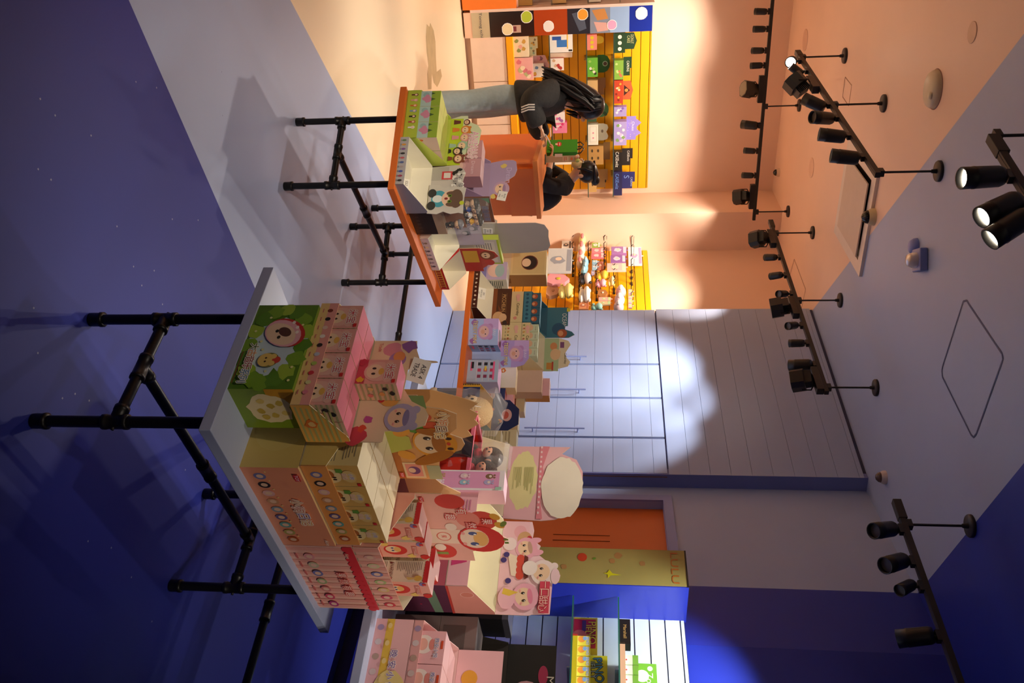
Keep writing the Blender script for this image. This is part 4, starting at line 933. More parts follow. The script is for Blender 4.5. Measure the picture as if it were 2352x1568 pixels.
# white and red trays
def whF(A):
    for i in range(7): A.ell(.14+.12*i, .5, .009, .01, M(('8A7A6A', 'D8C8A0', '5A5460', '8A8A9A', '6A6460', '9A8AA0', '4A4450')[i])); A.rect(.1+.12*i, .15, .17+.12*i, .25, M('7A7480'))
def whH(A):
    A.rect(0, 0, 1, 1, M('C4BCCB', .4))
    for a, b in ((.3, .45), (.62, .4), (.48, .72)): A.ell(a, b, .024, .026, M('5A6068')).ell(a, b-.06, .018, .015, M('D8D2D8')); lines(A, a-.1, b+.1, a+.12, b+.2, 2, M('8A84A0'), 3)
    A.text('喵星日常', .35, .88, .018, M('7A6A9A'))
a0, b0, w0, d0 = .575, .075, .35, .17; loc, yw = place(F2, a0, b0, TOP)
tray('display_tray', 'empty white lined tray with a lilac cat header, middle of the orange table right edge', 'display tray', loc, yw, w0, d0, .045, .15, (M('C8BEC6', .45), M('E0C4B4', .45), M('F4F0DC', .5), M('CBC3D0', .45)), {'F': whF},
     [(0, .11), (.1, .13), (.25, .12), (.35, .15), (.5, .14), (.6, .1), (.75, .09), (.8, .02), (1, .01)], whH)
def reF(A): A.rect(.1, .15, .92, .8, M('C8A04A')); [A.rect(.14+.1*i, .25, .21+.1*i, .7, M('8A2A20')) for i in range(8)]
def reH(A):
    A.rect(0, 0, 1, .5, M('B8382E')).rect(.1, .05, .6, .45, M('D8A83A')).ell(.3, .7, .05, .045, M('8A4A30')).ell(.3, .66, .034, .026, M('F2CBA0')).ell(.6, .72, .035, .03, M('C8403A'))
    for q in (.26, .34): A.ell(q, .65, .005, .007, M('2A1A12'))
a0, b0, w0, d0 = .93, .095, .27, .13; loc, yw = place(F2, a0, b0, TOP)
tray('display_tray', 'red tray with yellow edged header at the far end of the orange table', 'display tray', loc, yw, w0, d0, .055, .15, (M('B01E18', .4), M('C8302A', .4), M('E8E0C8', .5), M('C04038', .45)), {'F': reF}, [(0, .12), (.15, .2), (.35, .22), (.5, .17), (.6, .18), (.75, .14), (1, .08)], reH)
# lavender translucent tray behind the lime one
LAV = M('A98FB4', .3, var=.04)
def lavH(A):
    A.kid(.7, .45, .045, 'C8A8C0', ears=0, hair='A88AA8'); A.text('Dream', .35, .7, .03, M('D8C8E4'), width=.1); A.blob(.1, .5, .016, M('E8D070'), 10, .3, 4).blob(.9, .15, .014, M('E8D070'), 10, .3, 5)
a0, b0, w0, d0 = .34, .30, .25, .22; zl = TOP
hbl = zz(F2, a0+d0, b0, 1122, 418)-zl
loc, yw = place(F2, a0, b0, zl, 1, w0)
hp = hdr_pts(F2, a0+d0, b0, w0, 1, zl+hbl, [(1160, 316), (1172, 322), (1178, 345), (1180, 360), (1186, 372), (1188, 390), (1182, 404), (1170, 412), (1160, 418)])
tray('display_tray', 'lavender tray of pink dream boxes behind the lime green tray', 'display tray', loc, yw, w0, d0, .16, hbl, (LAV, LAV, M('B8A0BC'), M('B9A4C4', .3)), {}, hp, lavH)
lb = None
for k in range(2):
    for q in range(2):
        loc, yw = place(F2, a0+.006, b0+.01+.118*k, zl+.006+.171*q, 1, .115)
        l = 'dusty pink dream box, '+('lower' if q == 0 else 'upper')+(' right' if k == 0 else ' left')+' in the lavender tray'
        if lb is None: lb = carton('toy_box', l, 'box', loc, yw, .115, .1, .17, (M('C99AA0', .35), M('B88A98', .35), M('CFA8AC')), {'F': lambda A: A.ell(.4, .35, .03, .03, M('D8AEB0')).ell(.4, .33, .02, .02, M('E8C8B8')).text('Dream', .5, .75, .018, M('E8D0D8'), width=.08)}, 'dream boxes in the lavender tray')
        else: copy_tree(lb, None, loc, yw, l)
sign('white card stuck on the lavender header, reading how many', F2.at(a0+d0-.01, b0+.03, zl+hbl+.05), F2.yaw-math.pi/2, ['BLINK', 'TO', 'WAKE'], .06, .05, 0, .2)
# tray from behind with blank grey header, and a green framed carton
a0, b0 = 1.14, .44
tray('display_tray', 'tray turned away, its blank grey header rising over the orange table', 'display tray', F2.at(a0, b0, TOP), F2.yaw+math.pi, .335, .13, .2, zz(F2, a0-.2, b0-.13, 1148, 540)-TOP, (M('C8D070'), M('B8B0A0'), CREAM, M('B8ACA8', .5)), {'B': lambda A: None} if False else {}, 
     [(0, .1), (.03, .2), (.1, .27), (.25, .29), (.55, .285), (.75, .29), (.93, .27), (1, .22), (1, .06)], None, hback=M('B7AEA8', .55))
carton('toy_carton', 'pale carton with lime frame and text lines below the blank grey header', 'carton', F2.at(.9, .26, TOP), F2.yaw, .28, .035, zz(F2, .95, .26, 1146, 560)-TOP, (M('CFC8BC', .4), M('B8C850', .4), M('C8D45E')), {'F': lambda A: (A.rect(0, .97, 1, 1, M('B5CC35')), A.rect(.95, 0, 1, 1, M('B5CC35')), A.rect(.08, .6, .9, .93, M('DED8CE')), lines(A, .12, .64, .6, .9, 7, M('8A8690'), 3), A.rect(.65, .66, .85, .74, M('4A4650')))})
# ------------------------------------------------------------------ goods on the taller orange table
def box_at(fr, x0, y0, x1, y1, zb, **k): a, b = ab(fr, x0, y0, zb); c, d = ab(fr, x1, y1, zb); return a, b, c, d
CRM = M('EBD9A4', .4)
def tedF(A):
    A.rect(0, .5, .4, 1, M('C8A8DC')).rect(.6, 0, 1, .4, M('A8B8E6')).blob(.15, .2, .02, M('9A6AB0'), 10, .2, 1).blob(.85, .15, .018, M('9A6AB0'), 10, .2, 2)
    for q in (.3, .7): A.ell(q, .72, .018, .018, M('B888BE'))
    A.ell(.5, .56, .05, .046, M('C498C8')).ell(.5, .52, .036, .03, M('E0B4B0')).ell(.5, .48, .014, .012, M('D8A088'))
    for q in (.41, .59): A.ell(q, .57, .004, .004, M('2A1E2A'))
    A.text('TEDDY MINI', .5, .22, .022, M('F2E48A'), out=M('8A6A9A'), width=.14); A.text('LULU', .5, .88, .014, M('F6E8F2'))
def tedR(A):
    for r in range(3): A.rect(.05, .3+.2*r, .95, .315+.2*r, M('E8D8E0'))
    for i in range(9): A.rect(.12+.28*(i % 3), .33+.2*(i//3), .26+.28*(i % 3), .44+.2*(i//3), M(('2A2A34', 'C8486A', '8A3A5A')[i % 3]))
    A.rect(.1, .1, .5, .16, M('F06A9A'))
TB = M('A9BCE8', .35); TP = M('E3A2D6', .4)
zT = HI
P0 = F4.at(.364, -.0, HI); yT = F4.yaw+.28
tb = carton('toy_carton', 'blue and pink cube box with a lilac bear face and cut out top', 'carton', P0, yT, .165, .165, .178, (TB, M('7E9ACC', .35), TP), {'F': tedF, 'R': tedR, 'T': lambda A: A.ell(.62, .5, .055, .06, M('6E4658'))})
t = thing('cutout_board', 'round topped bear face header standing behind the cube box', 'board', F4.at(.49, .2, HI), yT)
mb = MB(); out = [(-.085, .178), (.085, .178), (.085, .27), (.07, .32), (.03, .35), (-.03, .35), (-.07, .32), (-.085, .27)]; mb.prism([(-.085, 0), (.085, 0), (.085, .178), (-.085, .178)], (0, 0, 0), (1, 0, 0), (0, 0, 1), (0, -1, 0), .003, TB); mb.prism(out, (0, 0, 0), (1, 0, 0), (0, 0, 1), (0, -1, 0), .003, M('B49CD8', .4)); bo = mb.build('board', t)
m2 = MB(); A = Art(m2, (-.085, -.0002, .17), (1, 0, 0), (0, 0, 1), .17, .18); tedF(A); m2.build('front_print', bo)
loc = F4.at(.593, .1, HI)
carton('toy_carton', 'pastel shelf print box of tiny dolls right of the bear cube', 'carton', loc, F4.yaw, .15, .14, .185, (M('B4C4DC', .35), M('C8B8DC', .35), M('E8B4DC')), {'F': lambda A: [tedR(A), A.rect(.08, .82, .9, .88, M('F06A9A')), A.rect(.1, .12, .4, .2, M('2A2A34')), A.rect(.3, .55, .5, .62, M('E8C84A'))]})
def picF(A):
    for i in range(8): A.blob(.1+.115*i, .5, .007, M('D8C8B0'), 8, .3, i)
def picH(A):
    A.rect(0, 0, 1, 1, M('55301E', .4)).rect(.0, .0, 1, .22, M('8A4A22')).poly([(.45, .3), (.95, .9), (.98, .5)], M('7A4424')); A.text('PICCHELIN', .4, .6, .022, M('E0B070'), width=.13).rect(.12, .48, .68, .485, M('E0B070')).rect(.12, .73, .68, .735, M('E0B070'))
    A.ell(.8, .35, .045, .036, M('D8A878')).ell(.8, .6, .03, .024, M('E0B488')).ell(.94, .72, .018, .014, M('3A2A22'))
a0, w0 = .0, .277; loc = F4.at(a0, .01, HI)
tray('display_tray', 'dark brown empty tray with a white handwritten card, left front of the taller orange table', 'display tray', loc, F4.yaw, w0, .2, .037, .1, (M('4A2216', .4), M('3A1A12', .4), M('EFE6D0', .5), M('5A321E', .4)), {'F': picF}, [(0, .105), (.1, .115), (.7, .112), (.85, .09), (.9, .12), (1, .1)], picH)
sign('white three line handwritten card in the dark brown tray', F4.at(.13, .06, HI+.02), F4.yaw-.1, ['ZERO', "WE'RE SOLD", 'OUT'], .09, .055, .35)
def catF(A):
    for i in range(9): A.blob(.08+.105*i, .3, .007, M(('8A9A5A', 'C86A5A', 'D8A85A')[i % 3]), 8, .3, i); A.rect(.06+.105*i, .14, .12+.105*i, .17, M('8A8460'))
    A.text('Caturday', .6, .72, .024, M('3A3424'), width=.1); A.ell(.18, .72, .022, .014, M('F2C0B0')).ell(.3, .74, .01, .01, M('F2C0B0')).blob(.88, .62, .012, M('E89A8A'), 10, .2, 2)
def ocH(A):
    A.rect(0, 0, .62, .75, M('3E7E92')).text('OCEAN', .42, .62, .03, M('EDF2F0'), width=.11).rect(.02, .7, .14, .82, M('D8D83A')).ell(.72, .42, .05, .045, M('2E5E7E')).ell(.86, .55, .034, .034, M('B8603E')).ell(.86, .5, .022, .018, M('E8A87A'))
def ctH(A):
    A.rect(0, 0, 1, .55, M('B8D0A0')).ell(.25, .35, .03, .024, M('E8A06A')).ell(.5, .42, .045, .034, M('F2CFA0')).ell(.43, .55, .014, .014, M('F2CFA0')).rect(.75, .1, .95, .3, M('D89A4A')).rect(.72, .3, .98, .36, M('C84A3A')); A.text('Caturday', .62, .8, .02, M('4A4020'), width=.085); A.rect(.12, .6, .3, .75, M('8A5A8A'))
zc1 = [zz(F4, .1, .45, x, 690) for x in (1156, 1199)]; zc2 = [zz(F4, .4, .45, x, 780) for x in (1157, 1194)]
ca, cb = [ab(F4, x, y, zc1[0]) for x, y in ((1158, 650), (1156, 739))]; w1 = cb[0]-ca[0]; bb = .45
h = zc1[0]-HI
cats = [carton('toy_carton', 'cream cat print carton, lowest behind the dark brown tray', 'carton', F4.at(ca[0], bb, HI), F4.yaw, w1, .25, h-.001, (CRM, CRM, CRM), {'F': catF}, 'cream cat print cartons'),
        carton('toy_carton', 'cream cat print carton lettered right above the brown dog header', 'carton', F4.at(ca[0], bb, HI+h), F4.yaw, w1, .25, zc1[1]-zc1[0]-.001, (CRM, CRM, CRM), {'F': catF}, 'cream cat print cartons'),
        carton('toy_carton', 'cream cat print carton, lowest behind the bear cube box', 'carton', F4.at(cb[0]+.004, bb, HI), F4.yaw, w1*1.02, .25, h-.001, (CRM, CRM, CRM), {'F': catF}, 'cream cat print cartons'),
        carton('toy_carton', 'cream cat print carton mostly hidden by the round bear header', 'carton', F4.at(cb[0]+.004, bb, HI+h), F4.yaw, w1*1.02, .25, zc1[1]-zc1[0]-.001, (CRM, CRM, CRM), {'F': catF}, 'cream cat print cartons')]
OC = M('4A8AA0', .35)
tray('display_tray', 'teal ocean tray with a diving creature header on the cream cartons', 'display tray', F4.at(ca[0], bb, zc1[1]), F4.yaw, w1, .2, .055, .15, (OC, OC, M('3A6A80'), M('3E7C92', .4)), {'F': lambda A: [A.blob(.1+.13*i, .5, .01, M('2A5A74'), 8, .3, i) for i in range(7)]}, [(0, .06), (.5, .1), (.6, .13), (.72, .12), (.8, .17), (.9, .19), (1, .15)], ocH)
tray('display_tray', 'cream cat tray with a pale green scalloped header on the right hand cartons', 'display tray', F4.at(cb[0]+.004, bb, zc1[1]), F4.yaw, w1*1.04, .2, .055, .14, (CRM, CRM, CREAM, M('EFE6C4', .45)), {'F': catF}, [(0, .1), (.08, .16), (.2, .175), (.3, .16), (.45, .14), (.6, .15), (.72, .175), (.85, .16), (.92, .1), (1, .06)], ctH)
ob = cb_ = None
for k in range(4):
    l = 'teal box with a diver, '+('first', 'second', 'third', 'fourth')[k]+' from the left in the ocean tray'; loc = F4.at(ca[0]+.006+w1*.245*k, bb+.01, zc1[1]+.005)
    if ob is None: ob = carton('toy_box', l, 'box', loc, F4.yaw, w1*.235, .08, .11, (M('3A6A82', .3), M('346078'), M('5A9AB0')), {'F': lambda A: A.ell(.5, .65, .02, .02, M('B8603E')).ell(.5, .58, .012, .01, M('E8A87A')).rect(.1, .1, .9, .3, M('2A4A62'))}, 'diver boxes')
    else: copy_tree(ob, None, loc, None, l)
    l = 'pale green cat box, '+('first', 'second', 'third', 'fourth')[k]+' from the left in the cream cat tray'; loc = F4.at(cb[0]+.012+w1*.25*k, bb+.01, zc1[1]+.005)
    if cb_ is None: cb_ = carton('toy_box', l, 'box', loc, F4.yaw, w1*.235, .08, .105, (M('CFE0C0', .35), M('D8E0B8'), M('DDE8C8')), {'F': lambda A: A.ell(.45, .5, .024, .018, M('E8C09A')).text('Caturday', .55, .82, .008, M('4A4020')).rect(0, 0, 1, .06, M('D8585A'))}, 'cat boxes')
    else: copy_tree(cb_, None, loc, None, l)
# right part of the tall orange table
def taxi(A): A.rect(0, 0, .1, 1, M('E0A82A')); [A.rect(0, .1*i, .05, .1*i+.05, M('1E2238')) or A.rect(.05, .1*i+.05, .1, .1*i+.1, M('1E2238')) for i in range(10)]; A.ell(.5, .6, .022, .022, M('F2E8C8')).text('城', .5, .6, .018, M('C87A2A'))
zx = zz(F4, .83, .03, 1120, 900)
tray('display_tray', 'navy taxi checked tray with green and yellow striped side', 'display tray', F4.at(.8, .02, HI), F4.yaw, .2, .2, .1, .15, (M('2A3A66', .4), M('3A8A6A', .4), M('D8A83A'), M('24305A', .4)), {'F': taxi, 'R': lambda A: (A.rect(0, 0, 1, .3, M('2A2A30')), A.rect(0, .3, 1, .5, M('E0A82A')), A.rect(0, .5, 1, .65, M('3A4A80')))}, [(0, .1), (.3, .16), (.8, .16), (1, .1)], lambda A: A.ell(.5, .55, .04, .03, M('D8A8A0')).ell(.5, .5, .025, .02, M('C85A4A')))
SM = [  # x bottom, y left, x top, y right, depth b, colours, label
 (1148, 838, 1185, 890, .3, 'F2EAD8', 'E8C890', 'white carton with two orange tiger heads behind the pastel box'),
 (1120, 891, 1160, 925, .28, '33406E', 'B84A3A', 'navy carton with a cat face, behind the taxi tray'),
 (1135, 893, 1178, 945, .4, 'E8B0C0', 'C86A4A', 'pink carton edged with small red stripes'),
 (1150, 945, 1190, 985, .55, 'C8B088', 'D8C8A0', 'kraft carton behind the bird toy'),
 (1180, 850, 1245, 900, .62, 'E6C8B0', 'D8B090', 'pale carton with red pattern leaning at the rear'),
 (1190, 868, 1262, 908, .7, 'E8B8C0', 'D89A5A', 'pink carton with dark brush lettering at the rear'),
 (1110, 985, 1150, 1030, .3, 'CDBE98', 'D8CAA4', 'beige text covered carton beside the pink torn header'),
 (1140, 986, 1186, 1032, .5, 'D8CCA6', 'E2D8B4', 'taller beige text covered carton behind it'),
 (1165, 900, 1205, 945, .72, 'D8C29A', 'E8D8B8', 'kraft carton with cream lid before the cupboard door')]
for i, (xb, y0, xt, y1, b, c1, c2, l) in enumerate(SM):
    a = ab(F4, xb, y0, 1.0); P = F4.at(0, b, 0); q0 = fpl(xb, y0, P, (F4.d.x, F4.d.y)); q1 = fpl(xb, y1, P, (F4.d.x, F4.d.y)); s0 = (q0-P).dot(F4.d); s1 = (q1-P).dot(F4.d); zt1 = fpl(xt, (y0+y1)/2, P, (F4.d.x, F4.d.y)).z
    def art(A, i=i):
        if i == 0:
            for q in (.3, .7): A.blob(.25, q, .016, M('E07A2A'), 12, .2, 3).ell(.25, q, .009, .006, M('F2E0C0'))
            A.blob(.7, .5, .012, M('3A342A'), 8, .3, 2)
        elif i in (6, 7): lines(A, .1, .1, .9, .9, 10, M('A89A78'), i)
        elif i in (4, 5): [A.blob(random.Random(i*9+k).uniform(.1, .9), random.Random(i*7+k).uniform(.1, .9), .012, M(('8A3A2A', 'D8785A', '3A2A22')[k % 3]), 8, .4, k) for k in range(8)]
        elif i == 1: A.ell(.5, .6, .03, .024, M('E8C8C0')).ell(.5, .55, .014, .01, M('D8705A'))
        else: A.rect(.1, .7, .9, .8, M('8A4A3A')); lines(A, .1, .1, .8, .6, 5, M('9A8A6A'), i)
    carton('toy_carton', l, 'carton', F4.at(s0, b, HI), F4.yaw, s1-s0, .09, zt1-HI, (M(c1, .4), M(c2, .4), M(c2, .4)), {'F': art})
def bird(label, px, b, cols, r):
    P = F4.at(0, b, 0); q = fpl(*px, P, (F4.d.x, F4.d.y)); t = thing('toy_figure', label, 'toy', q-Vector((0, 0, r)), F4.yaw)
    mb = MB(); mb.ell((0, 0, r), (r, r*.9, r), M(cols[0], .3)); mb.build('body', t)
    mb = MB(); mb.ell((r*.3, -r*.5, r*1.3), (r*.55, r*.5, r*.5), M(cols[1], .3)); mb.build('patch', t)
    mb = MB(); mb.ell((r*.75, -r*.6, r*.9), (r*.4, r*.35, r*.3), M(cols[2], .2)); mb.build('beak', t)
    return t
# a carton for them to stand on
P = F4.at(0, .24, 0); q = fpl(1122, 950, P, (F4.d.x, F4.d.y)); s0 = (q-P).dot(F4.d)
carton('toy_carton', 'orange red carton that the parrot and egg toys stand on', 'carton', F4.at(s0-.09, .2, HI), F4.yaw, .26, .09, max(.05, q.z-.021-HI), (M('C8482A', .4), M('B89A7A'), M('D8C8A8')), {'F': lambda A: A.rect(.05, .2, .5, .8, M('3A6A4A')).ell(.75, .5, .03, .025, M('D8302A'))})
bird('white and red parrot head toy with black beak', (1130, 941), .24, ('F2EEE2', 'C8502A', '1A1816'), .027)
bird('yellow and orange ribbed egg toy', (1148, 968), .24, ('EAB01A', 'D87A1A', '6A7A2A'), .027)
# figures between
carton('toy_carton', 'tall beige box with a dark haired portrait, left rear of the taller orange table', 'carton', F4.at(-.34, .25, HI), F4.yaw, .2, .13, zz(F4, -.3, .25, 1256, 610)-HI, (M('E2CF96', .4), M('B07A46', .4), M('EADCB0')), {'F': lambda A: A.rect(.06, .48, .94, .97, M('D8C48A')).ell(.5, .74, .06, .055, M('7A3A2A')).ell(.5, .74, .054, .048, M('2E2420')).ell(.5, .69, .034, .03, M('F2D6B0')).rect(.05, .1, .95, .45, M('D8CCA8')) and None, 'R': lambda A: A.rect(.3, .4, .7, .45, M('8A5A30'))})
carton('toy_carton', 'pastel girl print carton with a text panel beside the brown sided box', 'carton', F4.at(-.15, .12, HI), F4.yaw, .14, .12, zz(F4, -.1, .12, 1165, 620)-HI, (M('C8B8D8', .4), M('E0D8C4', .4), M('E8E0D0')), {'F': lambda A: A.ell(.5, .6, .05, .05, M('F2D0C0')).ell(.5, .75, .05, .03, M('A8C8C8')).rect(0, 0, 1, .3, M('8A8AC8')), 'R': lambda A: lines(A, .1, .1, .9, .9, 12, M('4A5A50'), 5)})
# ------------------------------------------------------------------ goods on the taller blue table
PKL = M('F2C2C4', .4)
# lower purple carton and the big dessert tray
a0, w0 = .6, .41
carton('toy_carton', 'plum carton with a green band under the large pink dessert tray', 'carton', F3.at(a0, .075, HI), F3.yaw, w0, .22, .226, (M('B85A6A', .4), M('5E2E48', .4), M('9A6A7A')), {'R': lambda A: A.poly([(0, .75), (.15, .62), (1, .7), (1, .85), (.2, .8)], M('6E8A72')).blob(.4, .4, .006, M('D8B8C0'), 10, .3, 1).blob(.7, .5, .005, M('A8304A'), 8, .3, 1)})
zi = HI+.227
def desF(A):
    A.ell(.72, .5, .024, .03, M('D8437C')).poly([(.64, .15), (.8, .15), (.76, .85), (.7, .85)], M('D8437C')).text('?', .72, .45, .024, M('F8D8E4')); A.ell(.42, .5, .026, .026, M('C2C0CC')).ell(.42, .55, .014, .012, M('E2DEE4')); lines(A, .1, .2, .3, .8, 4, M('C87A98'), 2)
def desR(A): A.rect(0, 0, 1, .06, M('C8443A')); A.ell(.3, .45, .022, .026, M('F6C2B4')).ell(.3, .45, .019, .023, M('E08C78'))
def desH(A):
    A.rect(0, 0, 1, .45, M('F6C6CC')).ell(.12, .3, .03, .026, M('EFB0B8')).ell(.2, .38, .035, .03, M('D8A878')).ell(.2, .46, .016, .012, M('C83A42'))
    A.kid(.3, .42, .045, 'F2B0C0', ears=2, hair='C8A08A', rot=.2); A.ell(.26, .14, .03, .028, M('F8E2E0'))
    A.poly([(.36, .12), (.6, .2), (.62, .34), (.4, .3)], M('F6E0C8')); [A.ell(.42+.06*i, .34, .018, .016, M('D8503E')) for i in range(4)]; A.poly([(.38, .4), (.64, .42), (.62, .48), (.4, .46)], M('6A2E26'))
    for a, b in ((.38, .1), (.44, .06), (.66, .16)): A.ell(a, b, .012, .012, M('4A3A7A'))
    A.kid(.56, .72, .05, 'F4E2DC', ears=1, rot=-.05); A.ell(.52, .5, .032, .03, M('F8EAE2')).ell(.6, .92, .034, .018, M('F6D4D8'))
    A.kid(.82, .46, .052, 'F2AFC0', ears=0, hair='E88AA4', rot=.15); A.ell(.84, .16, .046, .034, M('F4BCC8')).poly([(.74, .1), (.78, .34), (.82, .2), (.8, .08)], M('E8C24A'))
    A.rect(.66, .68, .98, .84, M('D8485E')); 
    for i, c in enumerate('一口甜心'): A.text(c, .7+.075*i, .77-.01*i, .034, M('F8D0C0'), out=M('C83A4A'))
hp = [(0, .12), (.1, .13), (.2, .125), (.27, .16), (.36, .15), (.44, .19), (.5, .22), (.58, .245), (.64, .24), (.66, .215), (.98, .21), (.99, .14), (1, .13), (1, .1)]
tray('display_tray', 'large pale pink open tray with cream inside and a dessert children header', 'display tray', F3.at(a0, .075, zi), F3.yaw, w0, .225, .083, .165, (M('F2B8BE', .4), M('E89C8C', .4), M('F6EFCF', .5), M('F6CFD4', .45)), {'F': desF, 'R': desR}, hp, desH)
# teddy fronted pink carton, tray with yellow info header
zj = zz(F3, .52, .1, 1162, 1115)
def tpF(A):
    A.rect(0, 0, 1, 1, M('F2EAEA', .4)).rect(.07, .0, .9, .95, M('E9A4C8', .4))
    for a, b, c in ((.3, .85, '8A6A4A'), (.6, .84, 'B8B0D8'), (.62, .6, '9AC4D8'), (.3, .6, 'E8C8D0'), (.6, .35, 'F2E8EA'), (.3, .35, 'C8A070')): A.ell(a, b, .012, .016, M(c)).ell(a-.06, b+.05, .004, .005, M(c)).ell(a+.06, b+.05, .004, .005, M(c)).ell(a, b+.01, .006, .006, M('F2E0D0'))
    A.rect(.85, .92, .99, .98, M('A8D0B8'))
carton('toy_carton', 'upright pink carton with white border and little bears, left of the dessert tray', 'carton', F3.at(.51, .06, HI), F3.yaw, .095, .1, zj-HI, (M('F2E6E8', .4), M('E8B4C8', .4), M('F4CDE0', .45)), {'F': tpF})
bj = .47; Pj = F3.at(0, bj, 0); s0 = (fpl(1200, 1026, Pj, (F3.d.x, F3.d.y))-Pj).dot(F3.d); s1 = (fpl(1200, 1192, Pj, (F3.d.x, F3.d.y))-Pj).dot(F3.d)
zj0, zj1, zj2 = [fpl(x, 1110, Pj, (F3.d.x, F3.d.y)).z for x in (1163, 1248, 1338)]
def infoH(A):
    hh = A.h
    A.rect(0, 0, 1, .42, M('F0BFC4')).blob(.48, .215, .4*A.w, M('EEE9A8', .45), 40, .07, 4, .19*A.h/(.4*A.w)); lines(A, .3, .08, .62, .2, 9, M('9AA05A'), 2, .3); lines(A, .3, .23, .7, .36, 9, M('9AA05A'), 3, .3)
    A.poly([(0, .42), (1, .42), (1, .5), (.75, .46), (.5, .52), (.3, .47), (0, .55)], M('E8909A'))
    for i in range(14): A.rect(.07*i, .43, .07*i+.03, .455, M('F6D8D8'))
    A.blob(.58, .735, .42*A.w, M('F8F2DC', .5), 40, .035, 8, .27*A.h/(.42*A.w))
hp = [(0, zj2-zj0-.06), (.1, zj2-zj0-.1), (.18, zj2-zj0-.03), (.35, zj2-zj0), (.6, zj2-zj0), (.8, zj2-zj0-.03), (.95, zj2-zj0-.08), (1., zj1-zj0+.06), (1.02, zj1-zj0)]
tray('display_tray', 'pink tray with torn edge print, yellow text panel and big blank cream top card', 'display tray', F3.at(s0, bj-.14, HI), F3.yaw, s1-s0, .14, .1, zj0-HI, (M('F0B8C4', .4), M('E8A8B8', .4), CREAM, M('F4C4C8', .45)), {}, hp, infoH)
# red basket of bagged plush dolls
BAG = M('F4F6F8', .08, var=0, alpha=.13, spec=.9)
def plush(label, P, yaw, s, fur, face, bib, bag=True, group='bagged plush dolls', lean=.0):
    t = thing('plush_doll', label, 'plush doll', P, yaw, group); t.rotation_euler = (lean, 0, yaw); f = M(fur, .9, bump=.6, scale=140)
    mb = MB(); mb.ell((0, 0, .3*s), (.2*s, .17*s, .24*s), f); 
    for q in (-1, 1): mb.ell((q*.2*s, -.08*s, .33*s), (.07*s, .1*s, .07*s), f, 10, 8); mb.ell((q*.15*s, -.16*s, .1*s), (.08*s, .12*s, .08*s), f, 10, 8)
    mb.build('body', t)
    mb = MB(); mb.ell((0, 0, .7*s), (.24*s, .21*s, .24*s), f)
    for q in (-1, 1): mb.ell((q*.23*s, 0, .72*s), (.07*s, .04*s, .08*s), M(face, .7), 10, 8)
    mb.build('head', t)
    mb = MB(); mb.ell((0, -.12*s, .64*s), (.15*s, .12*s, .13*s), M(face, .6)); mb.ell((0, -.245*s, .62*s), (.03*s, .02*s, .02*s), M('3A2418'), 8, 6)
    for q in (-1, 1): mb.ell((q*.06*s, -.225*s, .67*s), (.02*s, .012*s, .024*s), M('1A120E', .1), 8, 6); mb.ell((q*.15*s, -.28*s, .1*s), (.05*s, .02*s, .05*s), M(face, .6), 8, 6)
    mb.build('face', t)
    mb = MB(); mb.ell((0, -.12*s, .42*s), (.13*s, .08*s, .09*s), M(bib, .7)); mb.build('bib', t)
    if bag:
        rd = random.Random(int(s*1e5)); mb = MB(); V = []; Fs = []; n, m = 14, 9
        for i in range(m+1):
            z = -.01*s+1.12*s*i/m
            for k in range(n):
                a = 2*math.pi*k/n; rr = (1+rd.uniform(-.08, .08)); V.append((.34*s*rr*math.cos(a), (.33*s if i < m else .03*s)*rr*math.sin(a), z))
        for i in range(m):
            for k in range(n): Fs.append((i*n+k, i*n+(k+1) % n, (i+1)*n+(k+1) % n, (i+1)*n+k))
        mb.mesh(V, Fs, BAG); mb.build('plastic_bag', t)
    return t
PB = F3.at(0, .1, 0); zr = fpl(1080, 1060, PB, (F3.d.x, F3.d.y)).z; s0 = (fpl(1095, 950, PB, (F3.d.x, F3.d.y))-PB).dot(F3.d); s1 = (fpl(1075, 1098, PB, (F3.d.x, F3.d.y))-PB).dot(F3.d)
t = thing('basket', 'bright red plastic basket holding the bagged brown plush dolls', 'basket', F3.at(s0, .1, HI), F3.yaw); w_ = s1-s0; hB = zr-HI
mb = MB(); RB = M('E8402E', .35); e = .006
for b_ in ((0, w_, 0, e, 0, hB), (0, w_, .2-e, .2, 0, hB), (0, e, e, .2-e, 0, hB), (w_-e, w_, e, .2-e, 0, hB), (0, w_, 0, .2, 0, .006)): mb.box(*b_, RB)
mb.build('basket_body', t); mb = MB()
for b_ in ((-.008, w_+.008, -.008, .006, hB-.012, hB+.004), (-.008, w_+.008, .194, .208, hB-.012, hB+.004), (-.008, .006, .006, .194, hB-.012, hB+.004), (w_-.006, w_+.008, .006, .194, hB-.012, hB+.004)): mb.box(*b_, M('F0788C', .35))
mb.build('rim', t)
hd = .21
plush('brown plush doll with red bib in a clear bag, left in the red basket', F3.at(s0+w_*.48, .2, zr-.075), F3.yaw-.2, hd, '4A3826', 'E2A882', 'C8303A')
plush('brown plush doll in a clear bag, right in the red basket beside the bear carton', F3.at(s0+w_*.76, .17, zr-.09), F3.yaw+.1, hd, '42301F', 'E0A47E', 'C03038')
plush('beige plush doll in a crinkled clear bag left of the red basket', F3.at(.1, .2, HI), F3.yaw-.5, .33, 'D8B47A', 'E8CBA0', 'BFD4E4')
t = thing('hang_tag', 'white heart tag with red dots hanging before the beige doll', 'tag', F3.at(.155, .075, HI), F3.yaw)
